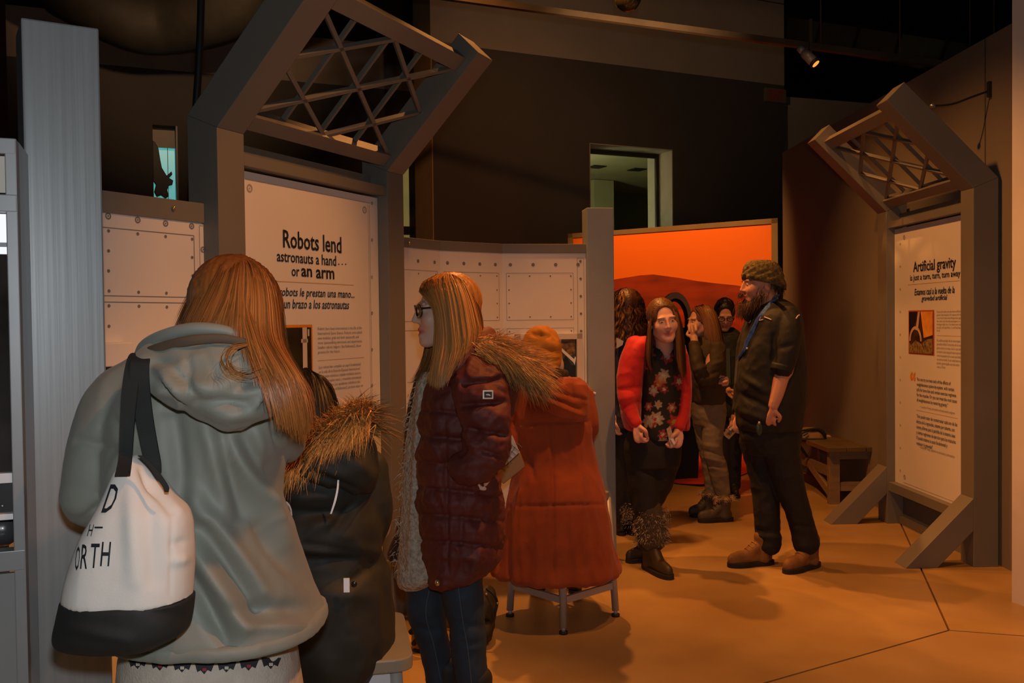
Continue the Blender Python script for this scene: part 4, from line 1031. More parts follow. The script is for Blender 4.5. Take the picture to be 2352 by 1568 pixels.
# ------------------------------------------------------------------ A: woman in the grey hooded coat
ZA = 1.85
A = person('person in a grey hooded coat with long auburn hair, seen from behind, tote on shoulder', 470, ZA)
hcA = pt(552, 740, ZA-.01)
bones = [trunk((520, 470), 800, 1480, ZA+.02, .12),
         ptube([(320, 900, ZA, 48), (235, 1010, ZA-.02, 44), (215, 1150, ZA, 40), (330, 1120, ZA+.26, 30)], 14, 3),
         ptube([(610, 920, ZA, 48), (665, 1000, ZA+.1, 40), (640, 1000, ZA+.3, 32)], 14, 3),
         ptube([(400, 1420, ZA, 75), (405, 1800, ZA+.02, 52), (410, 2330, ZA+.02, 36)], 14, 3),
         ptube([(560, 1420, ZA, 75), (560, 1800, ZA+.02, 52), (565, 2330, ZA+.02, 36)], 14, 3)]
hd = [hand_parts(pt(330, 1120, ZA+.28), (.3, 1, .1), (0.2, 0, -1), .95, .4, 1), hand_parts(pt(640, 1000, ZA+.32), (-.2, 1, .1), (0, 0, -1), .95, .4, -1)]
bodyA, BA_ = make_body(A, hcA, (.22, 1, -.28), .10, TONE, bones, hd, 'f', 1.0, .007, eyes=False)
M_coatA = mat('grey_coat_fabric', (.20, .205, .175), .62, var=.06, vscale=4, bump=.10, bscale=420, bdist=.002, sheen=.1)
rowsA = [(812, 400, 610, ZA-.01, .09), (850, 335, 650, ZA-.01, .13), (920, 275, 688, ZA, .155), (1000, 258, 676, ZA, .165), (1060, 258, 650, ZA, .165), (1140, 262, 640, ZA, .165),
         (1210, 268, 660, ZA, .175), (1320, 272, 702, ZA, .19), (1380, 274, 722, ZA, .20), (1416, 276, 738, ZA, .205), (1434, 280, 738, ZA, .20)]
crA = [((525, 1015), (660, 1240), 26, 0.0290), ((560, 1010), (720, 1235), 24, -0.0261), ((640, 1200), (735, 1330), 26, 0.0261), ((600, 1215), (700, 1330), 22, -0.0290),
       ((450, 1150), (590, 1360), 26, 0.0377), ((475, 1215), (600, 1400), 20, -0.0377), ((440, 1250), (560, 1440), 24, 0.0319), ((540, 1400), (735, 1395), 20, -0.0174),
       ((445, 1330), (520, 1470), 20, -0.0261), ((470, 960), (520, 1180), 20, 0.0174), ((500, 960), (555, 1180), 16, -0.0145), ((590, 1000), (625, 1190), 16, 0.0174), ((395, 930), (420, 1150), 22, -0.0174),
       ((372, 940), (400, 940), 14, -0.0087), ((630, 960), (655, 1050), 10, -0.0232), ((560, 1440), (720, 1440), 14, 0.0116)]
sleeveL = ptube([(335, 865, ZA-.01, 62), (275, 930, ZA-.02, 78), (237, 1020, ZA-.04, 74), (215, 1110, ZA-.05, 66), (212, 1150, ZA-.03, 58), (300, 1150, ZA+.20, 50), (350, 1120, ZA+.30, 42)], 22, 5)
sleeveR = ptube([(610, 905, ZA, 60), (645, 950, ZA+.02, 56), (662, 1000, ZA+.06, 46), (650, 1020, ZA+.18, 44), (640, 1000, ZA+.30, 40)], 22, 5)
coatA, VA, FA = cloth('coat', [ploft(rowsA, 56, 2.4), sleeveL, sleeveR], M_coatA, A, .0065, 7, [(.006, (7, 7, 3.2))], crA +
      [((180, 1010), (270, 1035), 10, -.008), ((190, 1190), (275, 1130), 10, -.008), ((262, 965), (282, 1000), 9, -.010), ((300, 1000), (250, 1100), 14, .008)], .0008, 2)
# hem band and hood
hemR = [(1408, 272, 742, ZA, .208), (1422, 274, 745, ZA, .210), (1439, 277, 744, ZA, .208)]
cloth('hem_band', [ploft(hemR, 56, 2.4)], M_coatA, A, .006, 3, [(.003, (12, 12, 8))], None, .0008, 9)
crH = [((345, 850), (420, 940), 14, -.012), ((330, 835), (520, 930), 26, .012), ((380, 865), (430, 915), 12, .018), ((400, 850), (455, 905), 9, -.016), ((430, 820), (440, 900), 8, -.008),
       ((455, 920), (560, 925), 12, -.018), ((430, 890), (560, 880), 18, .010), ((545, 890), (620, 855), 14, -.016), ((560, 905), (640, 880), 16, .014), ((600, 920), (640, 915), 9, -.012), ((500, 955), (600, 945), 16, .010),
       ((505, 885), (470, 800), 5, -.004), ((350, 835), (400, 830), 10, -.010), ((580, 930), (605, 905), 7, .014)]
hood = ploft([(772, 420, 560, ZA-.15, .05), (790, 350, 610, ZA-.155, .065), (830, 318, 648, ZA-.165, .085), (875, 338, 660, ZA-.17, .095), (915, 392, 650, ZA-.17, .095), (950, 448, 625, ZA-.165, .085), (975, 500, 575, ZA-.16, .06), (987, 522, 540, ZA-.155, .03)], 44, 2.3)
cloth('hood', [hood], M_coatA, A, .006, 5, [(.009, (13, 13, 10))], crH, .0008, 5)
v, f = ptube([(314, 822, ZA-.12, 9), (335, 792, ZA-.15, 14), (385, 768, ZA-.19, 15), (450, 755, ZA-.205, 15), (520, 760, ZA-.20, 12), (560, 780, ZA-.19, 8)], 16, 6)
mesh('hood_rim', v, f, M_coatA, A, True)
v, f = ptube([(322, 822, ZA-.155, 10), (350, 806, ZA-.20, 13), (420, 785, ZA-.228, 12), (500, 777, ZA-.228, 11), (560, 785, ZA-.222, 9)], 14, 6, flat=.5)
mesh('hood_lining', v, f, mat('hood_lining_brown', (.10, .06, .035), .8, var=.2), A, True)
# knitted skirt with a dark pattern band
M_skirt = mat('cream_knit', (.46, .40, .34), .85, var=.1, vscale=30, bump=.5, bscale=220, bdist=.003)
sk, VS, FS = cloth('skirt', [ploft([(1440, 300, 660, ZA, .15), (1520, 290, 676, ZA, .165), (1640, 288, 690, ZA, .17), (1760, 300, 690, ZA, .16), (1780, 320, 670, ZA, .14)], 48, 2.3)], M_skirt, A, .008, 3, [(.004, (6, 6, 3))])
bS = bvh(VS, FS); rg = random.Random(5)
M_skk = mat('skirt_black', (.012, .012, .016), .8, var=.2); M_skr = mat('skirt_red', (.25, .02, .03), .8, var=.1)
for k in range(7):
    cx = 318+k*51; 
    def motif(pts, mt, off, nm):
        P = decal(pts, None, bS, off)
        if all(p is not None for p in P): mesh(nm, P, [tuple(range(len(P)-1, -1, -1))], mt, sk)
    y0 = 1536-abs(k-3)*4
    motif([(cx-24, y0-14), (cx+22, y0-14), (cx+14, y0+6), (cx+6, y0+2), (cx-2, y0+12), (cx-10, y0+3), (cx-18, y0+7)], M_skk, .003, 'pattern_motif')
    motif([(cx-6, y0-2), (cx+3, y0-2), (cx+3, y0+5), (cx-6, y0+5)], M_skr if k % 2 else M_skirt, .0045, 'pattern_motif')
for dx in (405, 562):
    h0 = pt(dx, 900, ZA-.06)
    shoe(A, (h0[0], ZA-.05), (h0[0]+.02, ZA+.19), .09, .12, mat('brown_leather', (.10, .05, .025), .5, var=.2), M_sole, 'boot')
# hair
hairA = [[(542, 596, ZA+.03), (490, 612, ZA), (452, 660, ZA-.02), (425, 715, ZA-.03), (404, 768, ZA-.03)],
         [(545, 592, ZA), (500, 616, ZA-.06), (468, 665, ZA-.095), (443, 720, ZA-.11), (425, 772, ZA-.11)],
         [(548, 590, ZA), (520, 622, ZA-.09), (496, 680, ZA-.13), (472, 735, ZA-.15), (455, 778, ZA-.155)],
         [(552, 590, ZA), (545, 625, ZA-.10), (535, 685, ZA-.145), (515, 740, ZA-.17), (505, 782, ZA-.18)],
         [(555, 590, ZA), (570, 625, ZA-.10), (575, 690, ZA-.15), (572, 760, ZA-.185), (590, 810, ZA-.23), (622, 870, ZA-.27), (640, 920, ZA-.275), (652, 975, ZA-.26)],
         [(558, 590, ZA), (592, 625, ZA-.085), (604, 700, ZA-.125), (606, 780, ZA-.17), (630, 830, ZA-.23), (662, 890, ZA-.265), (672, 945, ZA-.25), (678, 1000, ZA-.22)],
         [(560, 592, ZA), (608, 630, ZA-.05), (625, 700, ZA-.08), (631, 780, ZA-.12), (655, 840, ZA-.18), (688, 900, ZA-.21), (695, 960, ZA-.19), (694, 1005, ZA-.17)],
         [(560, 594, ZA+.02), (618, 640, ZA), (636, 710, ZA-.02), (641, 790, ZA-.05), (668, 850, ZA-.10), (700, 905, ZA-.13), (706, 960, ZA-.12), (700, 990, ZA-.11)],
         [(560, 598, ZA+.05), (622, 650, ZA+.05), (640, 720, ZA+.06), (645, 800, ZA+.04), (672, 860, ZA), (698, 910, ZA-.02), (704, 950, ZA-.03), (700, 975, ZA-.03)]]
hairA = [[pt(*q) for q in g] for g in hairA]
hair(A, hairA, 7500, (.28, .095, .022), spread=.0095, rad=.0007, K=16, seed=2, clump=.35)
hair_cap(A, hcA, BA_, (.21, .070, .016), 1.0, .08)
wisp = [[pt(*q) for q in g] for g in ([(560, 790, ZA-.23), (520, 800, ZA-.26), (508, 835, ZA-.275), (540, 865, ZA-.285), (600, 850, ZA-.285)], [(570, 790, ZA-.235), (530, 800, ZA-.265), (516, 830, ZA-.28), (545, 858, ZA-.29), (610, 842, ZA-.285)])]
hair(A, wisp, 14, (.30, .13, .04), spread=.011, rad=.0005, K=14, seed=9, name='hair_wisp', sheet_th=False, clump=.1)

# ------------------------------------------------------------------ tote bag on her shoulder
ZT = 1.60
tb = thing('tote_bag', 'white canvas tote bag with black base, hanging on the grey coat shoulder', 'bag', tuple(pt(290, 1488, ZT)))
M_canvas = mat('white_canvas', (.66, .62, .58), .8, var=.04, vscale=6, bump=.12, bscale=300, bdist=.002)
M_blk = mat('black_canvas', (.010, .011, .011), .75, var=.2, bump=.12, bscale=300, bdist=.002)
crT = [((330, 1080), (395, 1170), 14, -.016), ((300, 1090), (310, 1330), 22, .008), ((345, 1110), (350, 1330), 22, -.007), ((396, 1190), (392, 1360), 5, -.003), ((400, 1250), (435, 1240), 10, -.004), ((395, 1290), (440, 1280), 12, .006), ((360, 1130), (430, 1180), 16, .008)]
top_rows = [(1042, 296, 312, ZT, .015), (1070, 269, 342, ZT, .035), (1100, 256, 368, ZT, .05), (1140, 239, 404, ZT-.005, .06), (1180, 221, 430, ZT-.01, .068), (1260, 183, 441, ZT-.012, .075), (1330, 160, 443, ZT-.012, .078), (1374, 153, 441, ZT-.012, .078)]
cv_, VT, FT = cloth('canvas_body', [ploft(top_rows, 48, 2.5)], M_canvas, tb, .0045, 4, [(.0035, (9, 9, 4))], crT, .0004, 3)
base_rows = [(1370, 152, 442, ZT-.012, .0795), (1420, 141, 437, ZT-.012, .08), (1452, 134, 425, ZT-.01, .076), (1474, 140, 380, ZT-.008, .06), (1488, 180, 340, ZT-.005, .04)]
cloth('black_base', [ploft(base_rows, 48, 2.5)], M_blk, tb, .0045, 4, [(.004, (8, 8, 5))], [((160, 1440), (300, 1470), 14, .006), ((330, 1400), (430, 1420), 16, -.005)], .0004, 4)
def strap(rows, w_px, th, nm, mt, par):
    """flat webbing: rows (px, py, Z)"""
    P = catmull(np.array(rows, float), 8); V = []; Fc = []
    for x, y, z, w in P:
        a, b = pt(x-w/2, y, z), pt(x+w/2, y, z); V += [a, b, b+[0, th, 0], a+[0, th, 0]]
    k = len(P)
    for i in range(k-1):
        for j in range(4): Fc.append((i*4+j, i*4+(j+1) % 4, i*4+4+(j+1) % 4, i*4+4+j))
    Fc += [(0, 3, 2, 1), tuple((k-1)*4+j for j in range(4))]
    V, Fc = fixn(V, Fc); return mesh(nm, V, Fc, mt, par)
strap([(338, 812, ZA-.10, 38), (318, 812, ZA-.195, 38), (306, 840, ZA-.23, 37), (297, 900, ZA-.245, 36), (291, 980, ZT+.0, 32), (287, 1050, ZT-.02, 30), (280, 1093, ZT-.058, 34)], 36, .004, 'strap', M_blk, tb)
strap([(345, 815, ZA-.10, 40), (325, 818, ZA-.215, 42), (320, 860, ZA-.24, 42), (328, 940, ZA-.235, 40), (340, 1010, ZT+.02, 38), (350, 1060, ZT+.01, 36), (352, 1086, ZT+.01, 34)], 40, .004, 'strap', M_blk, tb)
strap([(322, 1046, ZT-.055, 12), (345, 1068, ZT-.060, 13), (365, 1095, ZT-.065, 14), (380, 1118, ZT-.068, 13), (382, 1130, ZT-.068, 8)], 12, .003, 'mouth_binding', M_blk, tb)
bT = bvh(VT, FT)
def tote_text(s, x0, y0, x1, y1, lean, bold=.0, nm='lettering'):
    T, Fc = textmesh(s, bold); lo = T.min(0); hi = T.max(0); P = []
    for q in T:
        a = (q[0]-lo[0])/(hi[0]-lo[0]); b = (q[1]-lo[1])/(hi[1]-lo[1])
        P.append((x0+(x1-x0)*a+lean*(b-.5), y1+(y0-y1)*b))
    D = decal(P, Fc, bT, .0018)
    keep = [f_ for f_ in Fc if all(D[i] is not None for i in f_)]
    D = [d if d is not None else np.zeros(3) for d in D]
    used = sorted({i for f_ in keep for i in f_}); mp_ = {i: k for k, i in enumerate(used)}
    if keep: mesh(nm, [D[i] for i in used], [tuple(mp_[i] for i in f_) for f_ in keep], M_ink, cv_)
tote_text('D', 243, 1112, 267, 1177, 22, .01)
tote_text('H', 203, 1204, 213, 1231, 7); tote_text('–', 217, 1209, 236, 1213, 0)
for ch, x0_, x1_, yo in (('O', 173, 183, 8), ('R', 186, 202, 4), ('T', 207, 227, 2), ('H', 232, 253, -2)): tote_text(ch, x0_, 1246+yo, x1_, 1302+yo, 5, .008)

# ------------------------------------------------------------------ B: seated person in black parka
ZP = 2.50
B_ = person('person seated on a stool in a black parka with golden fur hood', 760, ZP)
hcB = pt(700, 958, ZP+.06)
fB = np.array([-.55, .83, 0])
sb = pt(770, 1500, ZP)
kneeL = sb+fB*.42+np.array([-.10, -.06, .0]); kneeR = sb+fB*.42+np.array([.08, .06, 0])
bones = [trunk((720, 770), 1010, 1480, ZP+.02, .13),
         tube([sb+[-.08, -.02, .02], kneeL, V3(kneeL[:2])+fB*.02+UP*.07], [.08, .06, .042], 14, 3), tube([sb+[.06, .04, .02], kneeR, V3(kneeR[:2])+fB*.02+UP*.07], [.08, .06, .042], 14, 3),
         ptube([(650, 1090, ZP+.05, 42), (610, 1200, ZP+.12, 36), (620, 1230, ZP+.34, 26)], 14, 3), ptube([(850, 1110, ZP, 42), (862, 1210, ZP+.05, 36), (800, 1240, ZP+.30, 26)], 14, 3)]
hd = [hand_parts(pt(620, 1230, ZP+.36), (-.4, .9, .1), (0, 0, -1), .9, .4, 1), hand_parts(pt(800, 1240, ZP+.32), (-.5, .8, .1), (0, 0, -1), .9, .4, -1)]
bodyB, BB_ = make_body(B_, hcB, tuple(fB+[0, 0, -.3]), 0, TONE, bones, hd, 'f', .95, .008, eyes=False)
M_parka = mat('black_parka_fabric', (.010, .0105, .0075), .72, var=.15, vscale=5, bump=.1, bscale=300, bdist=.002)
rowsB = [(985, 650, 815, ZP+.02, .10), (1020, 605, 848, ZP+.02, .14), (1080, 585, 860, ZP, .17), (1140, 580, 868, ZP, .18), (1195, 585, 884, ZP, .185), (1240, 595, 880, ZP, .18), (1285, 605, 879, ZP, .175),
         (1340, 615, 897, ZP, .185), (1400, 630, 905, ZP, .19), (1460, 650, 904, ZP, .19), (1500, 662, 896, ZP, .185), (1540, 675, 868, ZP, .17), (1580, 685, 840, ZP, .15), (1620, 700, 815, ZP, .12)]
cloth('parka', [ploft(rowsB, 52, 2.3), ptube([(650, 1070, ZP+.02, 70), (600, 1180, ZP+.08, 62), (620, 1230, ZP+.30, 45)], 18, 4), ptube([(830, 1080, ZP, 60), (850, 1170, ZP, 52), (840, 1225, ZP+.08, 48), (800, 1240, ZP+.28, 40)], 18, 4)],
      M_parka, B_, .007, 6, [(.007, (9, 9, 7))], [((650, 1285), (870, 1285), 14, -.016), ((660, 1260), (880, 1270), 16, .012), ((700, 1250), (840, 1270), 9, -.010), ((640, 1200), (800, 1170), 14, -.010), ((870, 1290), (800, 1340), 12, -.012), ((760, 1220), (820, 1150), 12, -.012),
      ((660, 1140), (780, 1140), 14, .010), ((650, 1170), (770, 1180), 10, -.010), ((720, 1360), (860, 1370), 20, .008)], .001, 21)
rowsHB = [(985, 700, 840, ZP-.05, .08), (1020, 660, 858, ZP-.07, .10), (1060, 640, 866, ZP-.09, .11), (1090, 690, 867, ZP-.09, .10), (1115, 770, 860, ZP-.085, .08), (1132, 820, 852, ZP-.08, .04)]
cloth('hood', [ploft(rowsHB, 40, 2.3)], M_parka, B_, .007, 5, [(.007, (11, 11, 9))], [((700, 1085), (830, 1130), 10, -.014), ((760, 1020), (850, 1090), 16, .012)], .001, 23)
fp = [(640, 1078), (665, 1062), (690, 1048), (715, 1035), (740, 1020), (765, 1005), (790, 988), (815, 972), (838, 962)]
for nm, off, dz_, dr, sd, c1, c2, nn, ln_ in (('fur_trim', 0, -.155, (-.35, -.55, -.60), 3, (.22, .10, .03), (1.0, .46, .11), 3000, .060), ('fur_trim', -26, -.13, (.0, -.6, .35), 4, (.14, .06, .018), (.95, .42, .09), 2600, .055), ('fur_trim', -12, -.15, (.25, -.75, .15), 6, (.03, .02, .01), (.75, .34, .09), 1800, .05)):
    P = [pt(x, y+off, ZP+dz_) for x, y in fp]; fur(B_, P, [dr]*len(P), nn, ln_, c1, c2, sd, .0015, nm, .40, .012, .25)
P = [pt(x, y, ZP-.08) for x, y in ((800, 950), (825, 950), (840, 960), (848, 985))]
fur(B_, P, [(.7, -.1, .5), (.8, -.1, .4), (.9, -.1, .1), (.9, 0, -.2)], 500, .075, (.03, .018, .008), (.35, .16, .04), 8, .0013, 'fur_trim', .4, .010, .2)
v, f = ptube([(650, 1062, ZP-.10, 20), (700, 1030, ZP-.11, 26), (760, 995, ZP-.10, 28), (815, 962, ZP-.08, 24), (838, 955, ZP-.06, 14)], 16, 5); mesh('fur_backing', v, f, mat('fur_backing', (.12, .055, .015), .9, var=.3), B_, True)
gB = [[(690, 850, ZP+.06), (655, 870, ZP), (640, 930, ZP-.02), (640, 990, ZP-.04)], [(694, 848, ZP+.03), (680, 868, ZP-.03), (672, 930, ZP-.06), (672, 1000, ZP-.08)], [(698, 848, ZP+.03), (705, 868, ZP-.035), (712, 930, ZP-.07), (712, 1000, ZP-.09)],
      [(702, 848, ZP+.03), (730, 870, ZP-.02), (745, 920, ZP-.06), (752, 970, ZP-.08)], [(705, 850, ZP+.05), (745, 880, ZP+.02), (766, 925, ZP), (770, 965, ZP-.03)], [(705, 852, ZP+.08), (750, 885, ZP+.09), (772, 930, ZP+.08), (776, 962, ZP+.06)]]
hair(B_, [[pt(*q) for q in g] for g in gB], 1500, (.035, .018, .009), spread=.008, rad=.0011, K=10, seed=12)
hair_cap(B_, hcB, BB_, (.030, .016, .008), .95, .06)
M_refl = mat('reflective_trim', (.85, .85, .9), .25, .0, coat=1.0)
strap([(777, 1102, ZP-.185, 4), (775, 1125, ZP-.19, 4.5), (769, 1152, ZP-.195, 5), (760, 1180, ZP-.195, 4)], 4, .002, 'reflective_piping', M_refl, B_)
strap([(700, 1343, ZP-.197, 30), (760, 1344, ZP-.20, 30), (815, 1344, ZP-.196, 30), (850, 1343, ZP-.18, 30)], 30, .002, 'belt_tab', M_parka, B_) if False else None
o_ = pt(789, 1328, ZP-.206); o2 = pt(803, 1360, ZP-.206)
obox('reflective_tab', (o_[0], o_[1], o2[2]), (o2[0]-o_[0], 0, 0), (0, .004, 0), (0, 0, o_[2]-o2[2]), M_refl, B_)
v, f = ellip(pt(813, 1341, ZP-.203), (.008, .004, .008), 14, 8); mesh('snap_button', v, f, mat('dark_button', (.03, .03, .03), .25, .6), B_, True)
c_ = pt(655, 1182, ZP-.19); V = [c_+np.array([math.cos(k*.3927)*.018, -.001, math.sin(k*.3927)*.035]) for k in range(16)]
mesh('round_patch', V, [tuple(range(16))], mat('patch_white', (.5, .45, .42), .6, var=.1), B_)
mesh('round_patch', [c_+(v_-c_)*.82+[0, -.001, 0] for v_ in V], [tuple(range(16))], mat('patch_dark_red', (.12, .02, .02), .6, var=.2), B_)
for k in (kneeL, kneeR):
    shoe(B_, k-fB*.05, k+fB*.20, .09, .10, mat('black_leather', (.02, .018, .015), .45, var=.2), M_sole, 'boot')
M_dkpant = mat('black_trousers', (.012, .012, .013), .8, var=.2, bump=.1, bscale=200)
cloth('trousers', [tube([sb+[-.08, -.02, .03], kneeL+[0, 0, .01], V3(kneeL[:2])+fB*.02+UP*.12], [.095, .075, .055], 16, 4), tube([sb+[.06, .04, .03], kneeR+[0, 0, .01], V3(kneeR[:2])+fB*.02+UP*.12], [.095, .075, .055], 16, 4)], M_dkpant, B_, .009, 3)

# ------------------------------------------------------------------ stools
M_steel = mat('painted_steel_leg', (.42, .39, .36), .4, .25, var=.05)
M_seat = mat('grey_seat', (.20, .18, .14), .45, var=.08)
def stool(c, ang, zs, lab, side=.37, apron=False):
    t = thing('stool', lab, 'stool', (c[0], c[1], 0), 'square metal stools')
    a = np.array([math.cos(ang), math.sin(ang), 0]); b = np.array([-a[1], a[0], 0]); C0 = V3(c[:2])
    f_ = [C0+a*sx*side/2+b*sy*side/2 for sx, sy in ((-1, -1), (1, -1), (1, 1), (-1, 1))]
    tp = [C0+(p-C0)*.86+UP*(zs-.03) for p in f_]
    for p, q in zip(f_, tp):
        lg = cyl('leg', p+UP*.03, q, .0175, M_steel, t, 16)
        cyl('foot_pad', p, p+UP*.012, .021, M_sole, lg, 12); cyl('foot_pad', p+UP*.012, p+UP*.032, .010, M_steel, lg, 10)
    for k in range(4):
        p, q = f_[k], f_[(k+1) % 4]; g = lambda x: C0+(x-C0)*.965+UP*.155
        bar('rung', g(p), g(q), .016, .032, M_steel, t)
        h_ = lambda x: C0+(x-C0)*.87+UP*(zs-.07)
        bar('apron', h_(p), h_(q), .012, .06, mat('white_apron', (.55, .55, .60), .4, var=.05) if apron else M_steel, t)
    sd = side*(.5 if apron else .43)+.02; pts = []
    for sx, sy in ((-1, -1), (1, -1), (1, 1), (-1, 1)):
        for k in range(5):
            th = math.atan2(sy, sx)+(k-2)*math.pi/8; rr = .045
            pts.append(C0+a*(sx*(sd-rr)+rr*math.cos(th))+b*(sy*(sd-rr)+rr*math.sin(th))+UP*(zs-.034))
    prism('seat', pts, UP*.034, M_seat, t, .004)
fl, frr, ff_ = G(1175, 1416), G(1410, 1413), G(1291, 1453); bk_ = fl+frr-ff_
cD = (fl+frr)/2; dv = ff_-frr; angD = math.atan2(dv[1], dv[0])
stool(cD, angD, .62, 'square metal stool under the rust suede coat')
crn = G(951, 1512, .60); e1_ = G(926, 1402, .60)-crn; angB = math.atan2(e1_[1], e1_[0])-math.pi/2
ca, sa = math.cos(angB), math.sin(angB); hs = .185+.02
cB = crn+np.array([-hs*ca-hs*sa*1.0, -hs*sa+hs*ca, 0])
stool(cB, angB, .60, 'square metal stool under the black parka', apron=True)
# ------------------------------------------------------------------ C: woman in the maroon puffer coat, in profile
ZC = 3.20
C_ = person('person with glasses in a maroon puffer coat with fur hood, in profile', 1040, ZC)
fC = (-.965, -.26, -.04)
hcC = pt(1024, 712, ZC-.02)
TC = (.66, .40, .30)
bones = [trunk((1030, 1050), 830, 1290, ZC, .085),
         ptube([(1085, 890, ZC-.14, 34), (1115, 1010, ZC-.15, 28), (1128, 1058, ZC-.16, 18)], 14, 3),
         ptube([(1020, 890, ZC+.14, 34), (980, 1010, ZC+.15, 28), (960, 1100, ZC+.12, 20)], 14, 3),
         ptube([(985, 1290, ZC+.07, 38), (988, 1440, ZC+.05, 26), (1015, 1690, ZC+.05, 17)], 14, 3),
         ptube([(1060, 1290, ZC-.05, 40), (1074, 1460, ZC-.05, 28), (1085, 1690, ZC-.05, 17)], 14, 3)]
hd = [hand_parts(pt(1142, 1050, ZC-.15), (-.75, -.1, -.55), (.3, .2, -.9), .95, .55, 1), hand_parts(pt(960, 1100, ZC+.12), (-.1, 0, -1), (.9, 0, 0), .95, .5, 1)]
bodyC, BC = make_body(C_, hcC, fC, -.03, TC, bones, hd, 'o', 1.0, .0045, (.20, .09, .03), (.72, .20, .20))
M_maroon = mat('maroon_puffer_nylon', (.10, .015, .011), .68, var=.25, vscale=5, bump=.35, bscale=26, bdist=.012, sheen=.0)
M_maroond = mat('maroon_lining', (.030, .008, .010), .6, var=.2)
rowsC = [(840, 1020, 1105, ZC, .11), (868, 990, 1120, ZC, .17), (920, 974, 1128, ZC, .20), (990, 963, 1134, ZC, .205), (1060, 957, 1140, ZC, .205), (1125, 957, 1150, ZC, .205), (1200, 966, 1157, ZC, .205), (1250, 972, 1153, ZC, .205), (1282, 977, 1143, ZC, .20), (1308, 982, 1110, ZC, .19), (1326, 985, 1050, ZC-.01, .15)]
sl = ptube([(1075, 850, ZC-.10, 48), (1098, 880, ZC-.17, 62), (1110, 935, ZC-.20, 60), (1118, 1000, ZC-.21, 57), (1112, 1046, ZC-.215, 50), (1085, 1072, ZC-.22, 44), (1062, 1075, ZC-.21, 36)], 24, 5)
qz = []
for k, y in enumerate((940, 1000, 1060, 1120, 1180, 1240)):
    qz += [((955, y), (1160, y+18), 5, -.013), ((955, y+30), (1160, y+46), 20, .008)]
qz += [((1022, 960), (1030, 1320), 5, -.012), ((1060, 1080), (1060, 1300), 6, -.008), ((990, 1120), (1020, 1180), 9, -.010), ((985, 1000), (1015, 1060), 8, .008)]
ss = [((1062, 880), (1152, 868), 6, -.022), ((1060, 930), (1158, 922), 6, -.022), ((1070, 985), (1165, 1000), 6, -.018), ((1085, 1030), (1160, 1050), 6, -.014),
      ((1060, 905), (1165, 898), 18, .010), ((1065, 958), (1165, 958), 20, .010), ((1085, 990), (1120, 1022), 7, -.012), ((1075, 1010), (1100, 1040), 9, .010), ((1125, 885), (1165, 905), 7, -.010)]
cloth('puffer_coat', [ploft(rowsC, 52, 2.3)], M_maroon, C_, .006, 3, [(.011, (11, 11, 13)), (.005, (26, 26, 22))], qz, .002, 31)
slo, VSL, FSL = cloth('sleeve', [sl], M_maroon, C_, .006, 3, [(.008, (12, 12, 15)), (.004, (26, 26, 24))], ss, .002, 33)
cloth('sleeve', [ptube([(1040, 860, ZC+.14, 44), (1000, 930, ZC+.19, 48), (975, 1020, ZC+.19, 42), (962, 1090, ZC+.13, 34)], 20, 5)], M_maroon, C_, .008, 3, [(.005, (13, 13, 11))])
cloth('coat_flap', [ploft([(868, 950, 985, ZC+.14, .03), (930, 938, 975, ZC+.15, .035), (1001, 928, 965, ZC+.15, .035), (1080, 924, 960, ZC+.15, .035), (1156, 921, 960, ZC+.15, .035), (1230, 904, 960, ZC+.15, .035), (1276, 889, 950, ZC+.15, .035), (1290, 905, 930, ZC+.15, .025)], 28, 2.2)], M_maroond, C_, .007, 3, [(.004, (12, 12, 8))])
M_knit = mat('cream_chunky_knit', (.42, .36, .28), .9, var=.35, vscale=70, bump=1.0, bscale=85, bdist=.012)
swr = [(852, 972, 1030, ZC+.02, .08), (880, 955, 1050, ZC+.03, .10), (930, 946, 1060, ZC+.04, .12), (995, 936, 1070, ZC+.05, .125), (1094, 924, 1080, ZC+.05, .13), (1218, 920, 1080, ZC+.05, .13), (1290, 913, 1060, ZC+.05, .13), (1325, 911, 1010, ZC+.04, .11), (1346, 918, 984, ZC+.03, .07)]
cloth('sweater', [ploft(swr, 44, 2.2)], M_knit, C_, .0065, 3, [(.003, (10, 10, 5))], [((965, 880), (940, 1300), 8, .010), ((950, 900), (928, 1300), 8, -.006)], .003, 41)
# fringe curls along the sweater edge
P = [pt(x, y, ZC+.0) for x, y in ((962, 880), (945, 940), (935, 1000), (928, 1060), (924, 1120), (921, 1180), (919, 1240), (913, 1310))]
fur(C_, P, [(-.6, -.7, -.2)]*8, 320, .022, (.45, .36, .26), (.60, .46, .32), 15, .0016, 'sweater_fringe', .8, .010, .4)
